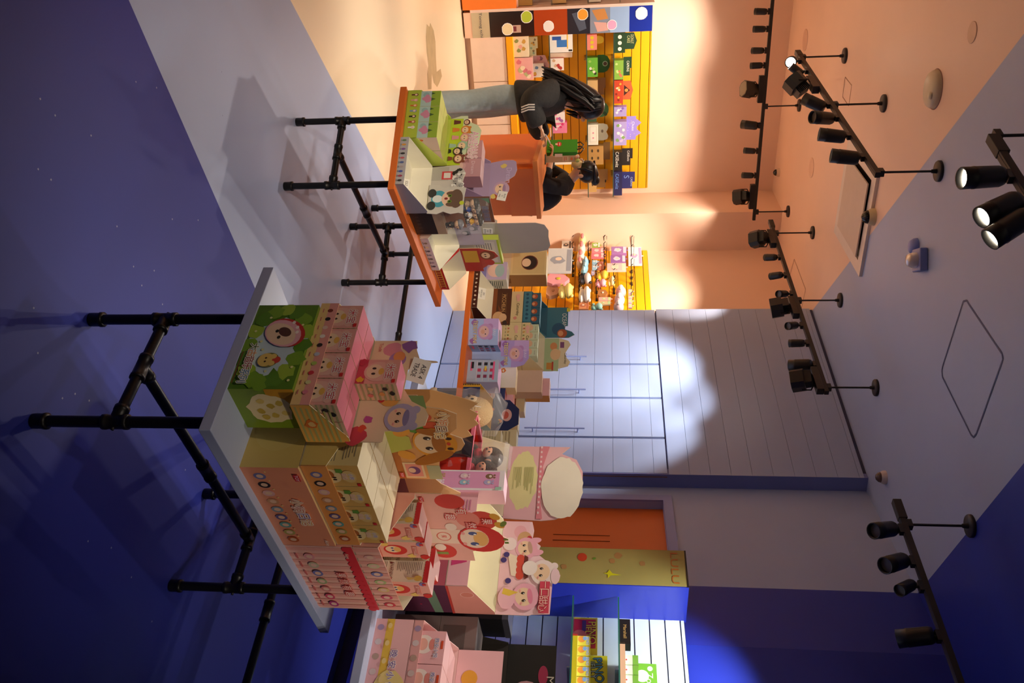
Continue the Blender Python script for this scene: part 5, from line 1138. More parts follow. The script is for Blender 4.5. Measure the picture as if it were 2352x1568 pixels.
mb = MB(); mb.prism([(.0, .16), (.022, .165), (.034, .18), (.034, .2), (.02, .215), (0, .205), (-.02, .215), (-.034, .2), (-.034, .18), (-.022, .165)], (0, 0, 0), (1, 0, 0), (0, 0, 1), (0, -1, 0), .002, M('F8F2EC')); mb.tube([(0, -.001, .205), (-.01, .03, .27)], .0012, WHT, 6); mb.tube([(0, 0, 0), (0, 0, .165)], .002, M('F8F2EC'), 6)
A = Art(mb, (-.034, -.0002, .16), (1, 0, 0), (0, 0, 1), .068, .055); [A.ell(.2+.3*(i % 3), .3+.35*(i//3), .003, .003, M('D83A4A')) for i in range(6)]; mb.build('tag', t)
for i, (a, b, c, l) in enumerate(((.3, .045, '1E1A1E', 'black crinkled bag with a red toy in front of the red basket'), (.4, .05, '2A2226', 'dark crinkled bag beside it, nearest the bear carton'))):
    t = thing('toy_bag', l, 'bag', F3.at(a, b, HI), F3.yaw+.2*i); hh = zz(F3, a, b, (1075, 1085)[i], (1040, 1085)[i])-HI; rd = random.Random(i)
    V = []; Fs = []
    for k in range(8):
        for j in range(10):
            an_ = 2*math.pi*j/10; rr = 1+rd.uniform(-.15, .15); V.append((.05*rr*math.cos(an_), .03*rr*math.sin(an_)*(1 if k < 7 else .15), hh*k/7))
    for k in range(7):
        for j in range(10): Fs.append((k*10+j, k*10+(j+1) % 10, (k+1)*10+(j+1) % 10, (k+1)*10+j))
    MB().mesh(V, Fs, M(c, .12, coat=.6)).build('bag', t); MB().ell((0, -.045, hh*.75), (.02, .012, .03), M('D82A22', .3)).build('toy', t)
# pale pink stack at the right end
def nightF(A):
    A.rect(0, .0, 1, .3, M('E8B0B0')).rect(0, .3, 1, .5, M('E8C04A')); [A.ell(.06+.1*i, .15, .011, .012, M(('A890B0', 'D8C8C8', 'B89A8A', 'D8C0B8', 'A8C0B8', 'D8A8B0', 'C8B0B8', 'D0B8A0', 'B8A8C0', 'D8B8B8')[i])) for i in range(10)]
    A.blob(.5, .62, .08, M('F0D88A'), 24, .08, 3, .7)
    for i, c in enumerate('晚安小悦'): A.text(c, .24+.07*i, .62, .026, M('7A5AA8'), out=M('FBF3EA'))
    A.ell(.62, .5, .034, .034, M('A8744A')).ell(.62, .47, .025, .02, M('F2CFA8')).rect(.56, .26, .68, .36, M('A8302A')).ell(.62, .72, .016, .012, M('A8302A'))
    for q in (.6, .64): A.ell(q, .47, .004, .005, M('4A5A3A'))
    for i in range(8): A.ell(.05+.12*i, .4, .01, .008, M('F2D890'))
k0 = 1.15; kw = .53
carton('toy_carton', 'pale pink and yellow night carton, lowest of the stack at the right edge', 'carton', F3.at(k0, .065, HI), F3.yaw, kw, .235, .136, (M('F2BFBE', .4), M('E8B0AC', .4), M('F2C8C4')), {'F': nightF})
def nlF(A): [A.ell(.06+.1*i, .5, .011, .012, M(('A890B0', 'D8C8C8', 'B89A8A', 'D8C0B8', 'A8C0B8', 'D8A8B0', 'C8B0B8', 'D0B8A0', 'B8A8C0', 'D8B8B8')[i])) for i in range(10)]
def nH(A):
    A.rect(0, 0, 1, 1, M('F4C0C2')).kid(.45, .4, .06, 'F6E8E0', ears=0, hair='D8A8A0'); A.ell(.2, .3, .03, .03, M('EBAA3A')); [A.text(c, .62+.1*i, .7-.05*i, .034, M('6A5AA8'), out=M('FBF3EA')) for i, c in enumerate('晚安小悦')]
    A.ell(.8, .9, .03, .016, M('F8F0EA'))
tray('display_tray', 'pale pink open tray of sleepy child boxes, on the night carton at the right edge', 'display tray', F3.at(k0, .065, HI+.137), F3.yaw, kw, .245, .035, .13, (M('E2A8A4', .4), M('F2D0CC', .45), M('F2C8C4'), M('F4BFC2', .4)), {'F': nlF}, [(0, .006), (.34, .008), (.36, .1), (.46, .12), (.5, .17), (.8, .16), (1, .14)], nH)
nb = None
for row in range(2):
    for k in range(4):
        loc = F3.at(k0+.035+.12*k, .073+.115*row, HI+.137+.005); l = 'pale pink sleepy child box, '+('leftmost', 'second', 'third', 'rightmost')[k]+' of the '+('front' if row == 0 else 'rear')+' row at the right edge'
        if nb is None: nb = carton('toy_box', l, 'box', loc, F3.yaw, .117, .112, .115, (M('F3B9BC', .4), M('EFC0C0', .4), M('F6C8CA', .4)), {'F': lambda A: [A.ell(.42, .35, .034, .034, M('F6E6DC')), A.ell(.42, .32, .022, .018, M('F2B8A8')), A.ell(.42, .6, .02, .01, M('E08A80')), A.rect(0, 0, 1, .12, M('8AA8D0')), A.rect(.3, .88, .55, .95, M('D8502A'))]+[A.text(c, .3+.15*i, .75, .016, M('6A5AA8'), out=M('FBF3EA')) for i, c in enumerate('晚安小悦')]}, 'sleepy child boxes')
        else: copy_tree(nb, None, loc, None, l)
# grey and black goods behind
def greyF(A): badge(A, .9, .88, .014); badge(A, .4, .88, .014); A.rect(.1, .1, .45, .7, M('5A4E4A')).ell(.75, .5, .022, .022, M('D8A090')).ell(.75, .45, .012, .01, M('3A2A26'))
for i, (z0, z1, l) in enumerate(((HI, .965, 'grey brown carton with red corner badges under another, behind the night stack'), (.966, 1.11, 'grey brown carton with red corner badges, upper of the two'))):
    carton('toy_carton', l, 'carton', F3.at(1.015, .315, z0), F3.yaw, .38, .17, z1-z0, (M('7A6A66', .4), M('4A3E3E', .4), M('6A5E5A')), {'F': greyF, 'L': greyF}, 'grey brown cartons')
def darkH(A):
    A.rect(0, 0, 1, 1, M('2A2824')).kid(.55, .42, .075, 'D8A0A4', hair='5E5E52'); A.ell(.3, .75, .04, .02, M('B83A5A')); A.text('Mischief', .5, .9, .03, M('E8DEC8'), width=.16).text('Little', .5, .8, .026, M('E8DEC8'), width=.1)
zk_ = zz(F3, 1.0, .6, 1165, 1480)
tray('display_tray', 'black tray with a pink haired one eyed girl header at the right edge', 'display tray', F3.at(.97, .5, HI), F3.yaw, .42, .16, .12, zk_-HI, (M('1C1A18', .35), M('2A2624', .35), M('3A342E'), M('35302A', .4)), {'F': lambda A: [A.text(c, .3+.13*i, .4, .03, M('E8E0D0')) for i, c in enumerate('梦境的角落')]}, [(0, .06), (.2, .1), (.35, .17), (.5, .16), (.65, .2), (.8, .17), (1, .1)], darkH)
bk = None
for k in range(3):
    l = 'black box with a pink haired face, '+('left', 'middle', 'right')[k]+' in the black tray'; loc = F3.at(.98+.135*k, .51, HI+.006)
    if bk is None: bk = carton('toy_box', l, 'box', loc, F3.yaw, .13, .09, .21, (M('2E2A28', .3), M('1E1C1A', .3), M('3A3430', .3)), {'F': lambda A: [A.ell(.4, .6, .034, .036, M('D89AA4')), A.ell(.38, .56, .022, .02, M('F2CDB4')), A.ell(.46, .7, .02, .014, M('4A463E')), A.ell(.75, .75, .026, .02, M('B8304A')), badge(A, .88, .93, .011)]}, 'black boxes in the black tray')
    else: copy_tree(bk, None, loc, None, l)
# white slat wall goods -------------------------------------------------------------
def wall_tray(base, d, pos, off, dep, y0, y1, xb, xt, z, label, cF, cT, card=None, cC=None, art=None, cart=None, name='shop_box', cat='box', group=None):
    """goods on a shelf of a slat wall, front face `off` before the wall; card=(y0,y1,xtop,[(u,v)...])"""
    xm = (y0+y1)/2; a0 = pos(xb, y0, off)[0]; a1 = pos(xb, y1, off)[0]; h = pos(xt, xm, off)[2]-z
    o = Vector((base[0], base[1], 0)); dd = Vector((d[0], d[1], 0)); ee = Vector((-d[1], d[0], 0)); yaw = ang(d)
    L = o+dd*a0-ee*off+Vector((0, 0, z))
    t = carton(name, label, cat, L, yaw, a1-a0, dep, max(.02, h), (M(cF, .4), M(cT, .45), M(cT, .45)), {'F': art} if art else {}, group)
    if card:
        cy0, cy1, cx, shp = card; o2 = off-dep; c0 = pos(cx, cy0, o2)[0]-a0; c1 = pos(cx, cy1, o2)[0]-a0; ch = pos(cx, (cy0+cy1)/2, o2)[2]-z-h
        mb = MB(); mb.prism([(c0, 0)]+[(c1, 0)]+[(c0+(c1-c0)*u, ch*v) for u, v in shp[::-1]], (0, dep, h), (1, 0, 0), (0, 0, 1), (0, -1, 0), .003, M(cC, .45)); hc = mb.build('header_card', t)
        if cart: m2 = MB(); cart(Art(m2, (c0, dep-.0002, h), (1, 0, 0), (0, 0, 1), c1-c0, ch)); m2.build('header_print', hc)
    return t
SQ = [(0, 1), (1, 1)]; DOME = [(0, .5), (.1, .8), (.3, .97), (.5, 1), (.7, .97), (.9, .8), (1, .5)]; TENT = [(0, .75), (.15, .82), (.5, 1), (.85, .82), (1, .75)]; CROWN = [(0, .65), (.1, .62), (.28, 1), (.45, .7), (.55, .7), (.72, 1), (.85, .65), (1, .62)]; CLOUD = [(0, .5), (.08, .9), (.25, 1), (.4, .9), (.5, .8), (.6, .9), (.75, 1), (.92, .9), (1, .5)]; STEP = [(0, 1), (.6, 1), (.6, .8), (1, .8)]
def txt(*rows): 
    def f(A):
        for s, a, b, h, c in rows: A.text(s, a, b, h*A.h, M(c, var=0), width=min(.86*A.w, len(s)*h*A.h*.6))
    return f
z1, z2 = wsz[0]+.0005, wsz[1]+.0005
wt = lambda *a, **k: wall_tray((1.768, 5.44), WD, wpos, *a, **k)
wt(.1, .07, 1417, 1487, 1318, 1372, z1, 'red jelly gift box with yellow letters on the lower glass shelf', 'C41E3A', 'E8C030', art=lambda A: [A.rect(0, 0, .06, 1, M('E8C030')), A.text('PINO', .5, .78, .05, M('F2DA3A'), out=M('8A1A2A')), A.text('JELLY', .52, .58, .05, M('F2DA3A'), out=M('8A1A2A')), A.rect(.1, .35, .45, .52, M('4A2A6A')), A.ell(.6, .25, .04, .045, M('D86A6A', .2)), A.rect(0, .93, 1, 1, M('E8C030'))])
pj = lambda A: [A.ell(.35, .5, .022, .022, M('F09A3A')), A.ell(.25, .7, .014, .014, M('8AB0D8')), A.text('PINO', .5, .85, .016, M('3A6AB8'), out=M('F8F4E0'))]
y0 = 1455
wt(.2, .02, y0, 1568+30, 1313, 1325, z1, 'yellow lip of the jelly tray on the lower glass shelf', 'E8D020', 'F2E8B0', art=lambda A: A.rect(0, 0, .03, 1, M('D83A2A')), name='tray_front', cat='tray')
for k in range(5):
    wt(.178, .07, y0+4+23.5*k, y0+26+23.5*k, 1316, 1356, z1, 'yellow jelly box, '+('first', 'second', 'third', 'fourth', 'fifth')[k]+' from the left on the lower glass shelf', 'F2E04A', 'E8D43A', art=pj, group='yellow jelly boxes')
wt(.06, .03, 1503, 1600, 1318, 1395, z1, 'tall yellow jelly pouch card behind the jelly boxes', 'E8D82A', 'D8C020', art=lambda A: [A.text('PINO', .35, .75, .05, M('3A8AC0'), out=M('4A4030'), rot=.1), A.text('JELLY', .35, .55, .045, M('B8C8D0'), out=M('4A4030'), rot=.1), A.ell(.5, .2, .06, .04, M('E89A2A'))])
wt(.2, .07, 1421, 1478, 1426, 1448, z2, 'black portable speaker on the upper glass shelf', '1A1918', '232120', art=txt(('Marshall', .5, .5, .3, 'D8A85A')), name='speaker', cat='speaker')
wt(.2, .02, 1474, 1600, 1425, 1437, z2, 'orange lip of the green tray on the upper glass shelf', 'E8B48A', 'F2E8D0', name='tray_front', cat='tray')
for k in range(4): wt(.178, .07, 1503+23*k, 1525+23*k, 1426, 1466, z2, 'green and white box, '+('first', 'second', 'third', 'fourth')[k]+' from the left on the upper glass shelf', 'E6EFC8', '9AB84A', art=lambda A: [A.rect(0, .7, 1, 1, M('7AAE3A')), A.ell(.5, .4, .02, .02, M('F2E4D0')), A.rect(0, 0, 1, .12, M('8AC050')), A.ell(.5, .35, .006, .005, M('D84A4A'))], group='green and white boxes')
wt(.09, .03, 1521, 1620, 1426, 1510, z2, 'bright green tall card behind the green and white boxes', '7AB83A', '6AA030', art=lambda A: [A.ell(.12, .82, .016, .016, M('F2F2E0')), A.ell(.3, .6, .04, .04, M('F2E8D8')), A.text('Zoo', .4, .8, .04, M('F2F2E0'))])
zd = HI+.0; q = F3.at(1.06, .72, HI)
t = thing('till_box', 'black slotted metal box with grey edge behind the grey cartons', 'box', F3.at(.8, .45, HI), F3.yaw)
mb = MB(); mb.bbox(0, .16, 0, .17, 0, .4, M('15151A', .35), .004); [mb.box(.03, .13, -.004, 0, .2+.02*i, .21+.02*i, M('08080A')) for i in range(6)]; mb.build('body', t); MB().box(0, .16, -.002, .172, .4, .425, M('6A6A78', .3, .6)).build('rim', t)
# ------------------------------------------------------------------ goods on the yellow slat wall
yt = lambda *a, **k: wall_tray(A0, AD, apos, *a, group='toy boxes on the yellow slat wall', **k)
zl = zb_+.0755; s1_, s2_, s3_ = [z+.0005 for z in shz]
def spots(c, n=5, seed=1): 
    def f(A):
        rd = random.Random(seed)
        for i in range(n): A.blob(rd.uniform(.15, .85), rd.uniform(.2, .8), min(A.w, A.h)*.13, M(c[i % len(c)]), 10, .25, i)
    return f
yt(.2, .08, 84, 131, 1197, 1214, zl, 'cream illustrated tray on the lowest yellow ledge beside the poster column', 'E8DCC0', 'E8D8B8', (84, 128, 1235, STEP), 'DCD8B0', spots(('C8A04A', '8A9A5A', 'E8B0A0')), spots(('8A7A5A', 'D8A84A', '9AB89A'), 7, 3))
yt(.2, .1, 133, 184, 1196, 1224, zl, 'pink floral tray with two tier header on the lowest yellow ledge', 'EBB0B0', 'F2C8C0', (126, 172, 1262, TENT), 'D8A8A8', spots(('F2E0C8', 'D87A8A', 'B8C08A'), 8, 2), spots(('8A5A6A', 'F2E0D0', 'D8909A'), 9, 5))
yt(.14, .08, 146, 178, 1224, 1249, zl, 'white confetti box inside the pink floral tray', 'F2ECE4', 'F2C8C0', art=spots(('D86A5A', '6A8AB0', 'D8B04A'), 9, 4))
yt(.2, .1, 80, 121, 1273, 1315, s1_, 'white carton with blue building picture on the lowest glass shelf', 'EDEDEA', 'D8D8D4', art=lambda A: [A.rect(.3, .3, .7, .75, M('3A7AC8')), A.rect(.1, .1, .3, .5, M('2A5AB0')), A.rect(.0, .75, .8, .8, M('E8C04A')), A.rect(.85, .82, .95, .98, M('2A2A2A'))])
yt(.16, .08, 122, 133, 1273, 1314, s1_, 'pale narrow carton next to the blue building carton', 'E8D0B8', 'D8C0A8')
yt(.2, .08, 134, 162, 1273, 1295, s1_, 'small red and white cafe box on the lowest glass shelf', 'F0E8E0', 'B83A32', art=spots(('B83A32', 'D8B08A'), 5, 2))
yt(.2, .08, 258, 282, 1280, 1297, s1_, 'white box with purple dots between the two people', 'F2ECEC', 'E8D8E0', art=spots(('A86AB0', 'E86A9A'), 5, 2))
yt(.2, .1, 282, 306, 1277, 1302, s1_, 'hot pink and white box behind the green bag', 'F08AB0', 'E04A80', art=spots(('F8E8F0', 'E03A7A'), 5, 3))
yt(.2, .1, 348, 378, 1280, 1312, s1_, 'white box behind the masked person', 'F0EEE4', 'D8D8D0', art=spots(('3A8A5A', '8AC0A0'), 4, 3))
yt(.2, .08, 80, 115, 1352, 1371, s2_, 'red tray of yellow fruit boxes on the middle glass shelf', 'E88A7A', 'D86A5A', (82, 100, 1387, DOME), 'D8C83A', lambda A: [A.ell(.2+.3*i, .5, .02, .02, M('D8C22A')) for i in range(3)])
yt(.2, .1, 133, 177, 1352, 1373, s2_, 'bright green tray with dark round header and portrait on the middle glass shelf', '6AB03A', '4A8A2A', (125, 166, 1401, DOME), '2E5A22', spots(('2A3A1A', '9AC85A', 'E8E0C8'), 6, 2), lambda A: A.ell(.5, .6, .03, .03, M('B0C0A8')).ell(.5, .6, .022, .022, M('5A3A2E')))
yt(.2, .1, 185, 228, 1353, 1373, s2_, 'kraft tray with sleeping cat line drawing on the middle glass shelf', 'CDAA72', 'B8925A', (178, 217, 1391, STEP), '8A5E34', lambda A: A.ell(.5, .5, .035, .02, M('8A6A42')).ell(.5, .5, .033, .018, M('CDAA72')))
yt(.2, .08, 234, 280, 1353, 1370, s2_, 'dark green tray with a round green header above the woman', '3A5A3A', '2A4A2A', (234, 268, 1398, DOME), '4A7A4A', spots(('8ABF6A',), 3, 1), spots(('2A4A2A', 'D8D83A'), 4, 2))
yt(.2, .1, 287, 333, 1354, 1374, s2_, 'white tray with cloud shaped header on the middle glass shelf', 'F0ECDC', 'E0DCC8', (283, 322, 1397, CLOUD), 'E2DECB', lambda A: [A.rect(.08, .15, .85, .85, M('D8D4C0')), A.rect(.1, .2, .83, .8, M('F2EEE0')), A.ell(.4, .5, .01, .01, M('E08AA0')), A.ell(.65, .5, .01, .01, M('E08AA0'))], lambda A: A.ell(.45, .4, .02, .014, M('8A7A6A')))
yt(.2, .1, 336, 378, 1355, 1386, s2_, 'open kraft display with oval stickers on the middle glass shelf', 'B98F52', 'A87E46', (326, 366, 1401, SQ), '9A7242', lambda A: [A.ell(.25+.4*(i % 2), .25+.4*(i//2), .02, .012, M('4A3A22')) or A.ell(.25+.4*(i % 2), .25+.4*(i//2), .017, .009, M('D8C49A')) for i in range(4)])
yt(.2, .1, 392, 441, 1354, 1370, s2_, 'empty kraft display with a white card at the end of the middle glass shelf', 'C09A5E', 'A87E46', (388, 430, 1396, STEP), '96703E', lambda A: [A.rect(.0, .4, .28, .95, M('F2EEE0')), A.ell(.65, .5, .02, .012, M('4A3A22'))], lambda A: A.ell(.65, .8, .02, .01, M('3A2A1A')))
yt(.2, .1, 76, 122, 1412, 1436, s3_, 'dark green cake tray with ornate header on the top glass shelf', '2E4A30', '24402A', (74, 112, 1463, TENT), '2A4830', lambda A: [A.ell(.2+.3*i, .5, .022, .022, M('F2ECE0')) or A.ell(.2+.3*i, .5, .009, .009, M('2E4A30')) for i in range(3)], txt(('DONUT', .4, .6, .25, 'C8C88A'), ('CAKE', .4, .3, .25, 'C8C88A')))
yt(.2, .1, 139, 183, 1412, 1432, s3_, 'grass green tray with dark header on the top glass shelf', '8AB84A', '6A9A3A', (130, 173, 1451, STEP), '27442C', spots(('E8785A', 'C8E08A'), 6, 2), txt(('CAPKINS', .5, .55, .3, 'F0EEDC')))
yt(.2, .1, 185, 238, 1412, 1431, s3_, 'red circus tray with a tent shaped header on the top glass shelf', 'C84A2E', 'A83A22', (185, 228, 1454, TENT), 'D8643A', spots(('E8A83A', 'F2D8B0', '8A2A1A'), 7, 3), lambda A: A.poly([(.2, .1), (.8, .1), (.5, .7)], M('3A241C')).ell(.5, .35, .02, .02, M('E89A4A')))
yt(.2, .08, 246, 268, 1412, 1439, s3_, 'small lilac box alone on the top glass shelf', 'B0A0DC', '9A86CC', art=spots(('F2ECF6', '8A6AC0'), 5, 3))
yt(.2, .1, 280, 334, 1412, 1439, s3_, 'lilac sprinkle tray with twin pointed header on the top glass shelf', 'B4A6E2', '9A8AD0', (266, 320, 1473, CROWN), '9E8EDA', spots(('F2F0FA', 'D8C8F0', '8AB06A'), 10, 5), lambda A: [A.text('Chuuu', .42, .45, .03, M('F6F2FA'), width=.11)]+[A.ell(random.Random(i).uniform(.1, .9), random.Random(i+9).uniform(.05, .55), .004, .004, M('F2E8C0')) for i in range(10)])
yt(.2, .1, 350, 391, 1412, 1429, s3_, 'black tray with white lettering on the top glass shelf', '23201E', '2E2A28', (340, 379, 1453, STEP), '2A2624', txt(('CASEwiiz', .4, .4, .4, 'F0ECE0')), txt(('CASEwiiz', .45, .6, .22, 'F0ECE0')))
yt(.2, .1, 395, 449, 1412, 1429, s3_, 'navy tray with blue lettering at the end of the top glass shelf', '25285A', '2E3268', (394, 432, 1458, STEP), '2C3272', txt(('CASEwiiz', .4, .4, .4, '6A9AE8')), txt(('CASEwiiz', .6, .75, .16, 'B8C8F0'), ('S', .3, .35, .4, '8AA8E8')))
# things in the unit cut by the edge
def sl(y0, y1, xb, xt, z, l, c): wall_tray(A0, AD, apos, .22, .1, y0, y1, xb, xt, z, l, c, c)
sl(-14, 14, 1184, 1222, .635, 'tan leather look box in the shelf unit at the left edge', 'B08A4A'); sl(-20, 8, 1268, 1300, 1.016, 'kraft tray in the shelf unit at the left edge', 'C8A26A'); sl(-22, 6, 1330, 1380, 1.416, 'white patterned box in the shelf unit at the left edge', 'E8DCCB')
# ------------------------------------------------------------------ goods on the hooks
HK = [0]
def hook(px, ln=.2):
    x, _, z = hpos(px[0], px[1], .0)
    HK[0] += 1; t = thing('display_hook', 'black wire hook on the yellow hook wall', 'hook', HV+Vector((HD[0], HD[1], 0))*x+Vector((0, 0, z)), hyaw, 'black hooks on the yellow wall')
    mb = MB(); mb.tube([(0, -.02, 0), (0, -ln*.9, -.006), (0, -ln, .014)], .005, BLK, 6); mb.tube([(0, -.02, .02), (0, -ln*.95, .03)], .002, BLK, 6); mb.box(-.025, .025, -.03, -.018, -.01, .014, BLK); mb.build('wire', t)
    return t
def hang(kind, x0, x1, y0, y1, c, l, c2=None, off=.14, name=None, th=.02):
    xm, ym = (x0+x1)/2, (y0+y1)/2; a0, _, z0 = hpos(x0, y0, off); a1 = hpos(x0, y1, off)[0]; z1 = hpos(x1, ym, off)[2]; w, h = a1-a0, z1-z0
    o = HV+Vector((HD[0], HD[1], 0))*(a0+w/2)+Vector((HD[1], -HD[0], 0))*off+Vector((0, 0, z0)); m = M(c, .45); m2 = M(c2 or c, .5)
    t = thing(name or {'pack': 'hanging_pack', 'ball': 'plush_ball', 'toy': 'plush_toy', 'bag': 'pouch'}[kind], l, {'pack': 'pack', 'ball': 'toy', 'toy': 'plush toy', 'bag': 'pouch'}[kind], o, hyaw, 'goods on the hook wall')
    mb = MB()
    if kind == 'pack':
        mb.bbox(-w/2, w/2, 0, th, 0, h, m, .003); b = mb.build('pack', t); q = MB(); A = Art(q, (-w/2, -.0004, 0), (1, 0, 0), (0, 0, 1), w, h); A.rect(.06, .78, .94, .97, m2).blob(.5, .42, min(w, h)*.28, m2, 14, .2, int(x0)); A.ell(.45, .45, min(w, h)*.12, min(w, h)*.13, M('F2D8C0')); q.build('front_print', b)
        MB().box(-.008, .008, .002, .006, h, h+.02, m).build('hanger', t)
    elif kind == 'ball':
        mb.ell((0, .02, h/2), (w/2, w/2, h/2), m); mb.build('body', t); MB().ell((0, -w*.3, h*.5), (w*.3, w*.2, h*.25), m2).build('face', t)
    elif kind == 'toy':
        mb.ell((0, .02, h*.3), (w*.36, w*.3, h*.32), m); [mb.ell((s*w*.32, 0, h*.2), (w*.16, w*.18, h*.14), m, 10, 8) for s in (-1, 1)]; mb.build('body', t)
        q = MB(); q.ell((0, 0, h*.7), (w*.42, w*.36, h*.3), m2); [q.ell((s*w*.34, .01, h*.92), (w*.12, w*.08, h*.13), m, 10, 8) for s in (-1, 1)]; q.build('head', t)
    else:
        mb.prism([(-w*.5, h*.1), (-w*.2, 0), (w*.3, 0), (w*.5, h*.25), (w*.35, h*.8), (0, h), (-w*.4, h*.75)], (0, 0, 0), (1, 0, 0), (0, 0, 1), (0, -1, 0), .05, m); mb.build('bag', t); MB().ell((0, -.004, h*.5), (w*.12, .006, h*.1), m2).build('patch', t)
    return t
hang('pack', 1260, 1314, 570, 626, 'CFD6DA', 'large clear faced pack with a boy figure at the lower left of the hook wall', '9AA4B4', .24)
hang('pack', 1291, 1312, 553, 572, 'F0EDE6', 'white boxed pack above the boy figure pack', '5A4A44', .16)
hang('bag', 1258, 1308, 628, 652, 'F2A8B4', 'pink star pouch under the boy figure pack', 'D8C83A', .24); hang('bag', 1256, 1286, 654, 680, 'D09A78', 'tan triangular pouch lowest on the hook wall', 'C08860', .2)
hang('toy', 1284, 1316, 654, 682, 'F4E08A', 'pale yellow plush with white tag at the lower hooks', 'F4E08A', .22)
for i, (x, y, r) in enumerate(((1338, 550, 8), (1336, 569, 9), (1334, 588, 9), (1332, 603, 8))): hang('ball', x-r, x+r, y-r, y+r, ('F2E29A', 'EFE0C8', 'F2DCD0', 'EBC8A8')[i], ('first', 'second', 'third', 'fourth')[i]+' of the four wrapped pastel balls in a column', 'E88A8A', .2)
for i, (x, y) in enumerate(((1345, 600), (1344, 612), (1341, 623))): hang('ball', x-7, x+7, y-7, y+7, '8CC4DC', ('upper', 'middle', 'lowest')[i]+' of the three small sky blue plush balls', 'A8D4E8', .22)
hang('toy', 1330, 1358, 629, 650, '2A2830', 'dark plush with pale face among the middle hooks', 'E8E0E0', .2); hang('toy', 1330, 1356, 661, 692, 'F2EEE8', 'white plush with paper tags among the middle hooks', 'F4F0EA', .2)
hang('pack', 1330, 1352, 693, 709, 'D89060', 'orange toy pack beside the cupboard', 'B86A4A', .16)
hang('pack', 1360, 1378, 557, 568, '9AB84A', 'green card pack over the pink ones', 'F2F2EA', .18); hang('pack', 1359, 1386, 569, 580, 'E88A94', 'pink card pack, upper of two', 'F2D8DC', .18); hang('pack', 1358, 1387, 581, 592, 'E27A88', 'pink card pack, lower of two', 'F2D8DC', .18)
hang('pack', 1360, 1372, 597, 603, '9CCAE0', 'tiny sky blue card pack', 'E8F2F6', .18); hang('pack', 1360, 1372, 606, 618, 'A8CCE0', 'small pale blue card pack', 'F2F2F2', .18); hang('pack', 1373, 1387, 600, 619, 'C0705A', 'small red brown pack near the sky blue packs', 'E8A890', .16); hang('pack', 1358, 1366, 621, 630, 'B8A8C8', 'tiny lilac pack below the pale blue one', 'D8D0E0', .18)
hang('toy', 1370, 1396, 623, 641, 'F2C23A', 'golden yellow plush toy among the middle hooks', 'F2CC4A', .18); hang('toy', 1368, 1392, 642, 657, 'EFA0B0', 'rose pink plush under the golden one', 'F4B4C0', .18); hang('toy', 1396, 1411, 636, 655, 'F4DC8A', 'small cream yellow plush', 'F2E0B0', .16)
hang('bag', 1373, 1396, 664, 680, 'A87040', 'brown bun shaped pouch', 'F2E0C8', .18); hang('pack', 1375, 1403, 682, 690, 'E8A8A0', 'pink and green card pack, upper', 'B8D090', .18); hang('pack', 1374, 1402, 691, 699, 'D8B890', 'pink and green card pack, lower', 'A8C890', .18)
hang('toy', 1358, 1384, 697, 710, '8AC0B8', 'teal plush beside the cupboard', '9ACCC4', .16)
hang('pack', 1404, 1439, 566, 582, 'A878B8', 'purple eye picture box, upper of two', 'E8D8EE', .2, th=.04); hang('pack', 1402, 1437, 586, 602, '9A68B0', 'purple eye picture box, lower of two', 'E8D8EE', .2, th=.04); hang('pack', 1394, 1438, 604, 622, 'F0C8C4', 'pale pink flat pack under the purple boxes', 'F2E2C8', .2)
hang('pack', 1442, 1474, 567, 608, 'E2EEF2', 'large white and blue pack at the top of the hook wall', 'C8A8D8', .06)
for i, (x, y) in enumerate(((1426, 668), (1423, 686), (1421, 702))): hang('ball', x-12, x+12, y-9, y+9, ('F2B8B8', 'E2C8D4', 'DCC4D0')[i], ('upper', 'middle', 'lower')[i]+' of three wrapped pink balls beside the cupboard', 'F2E4EA', .16)
for i in range(4): hang('pack', 1443, 1452, 664+11*i, 673+11*i, 'F0B0BC', ('first', 'second', 'third', 'fourth')[i]+' pink mini pack of the topmost row by the cupboard', 'F2D860', .16)
for x, ys in ((1316, (575, 590, 602, 615, 626, 636)), (1352, (570, 588, 604)), (1388, (566, 575, 590, 603, 618, 632)), (1331, (640, 660, 673, 688, 701)), (1370, (640, 653, 675, 692)), (1410, (641, 652, 668, 676)), (1450, (576, 597, 628, 642, 655, 672, 690, 705))):
    for y in ys: hook((x, y), .22)
# ------------------------------------------------------------------ people at the counter
def skin(name, parent, pts, edges, m, sub=2, root=0, smooth=True):
    """pts: (x, y, z, rx, ry); one continuous skinned surface"""
    me = bpy.data.meshes.new(name); me.from_pydata([p[:3] for p in pts], edges, []); me.materials.append(m)
    o = bpy.data.objects.new(name, me); COL.objects.link(o); o.parent = parent
    me.skin_vertices.new() if hasattr(me.skin_vertices, 'new') else None
    md = o.modifiers.new('skin', 'SKIN'); md.use_smooth_shade = True; md.branch_smoothing = .6
    if not me.skin_vertices: bpy.context.view_layer.update()
    sv = me.skin_vertices[0].data
    for i, p in enumerate(pts): sv[i].radius = (p[3], p[4] if len(p) > 4 else p[3]); sv[i].use_root = (i == root)
    s = o.modifiers.new('sub', 'SUBSURF'); s.levels = sub; s.render_levels = sub
    return o
class Sk:
    def __init__(s): s.p = []; s.e = []
    def chain(s, pts, start=None):
        prev = start
        for p in pts:
            s.p.append(p); i = len(s.p)-1
            if prev is not None: s.e.append((prev, i))
            prev = i
        return prev
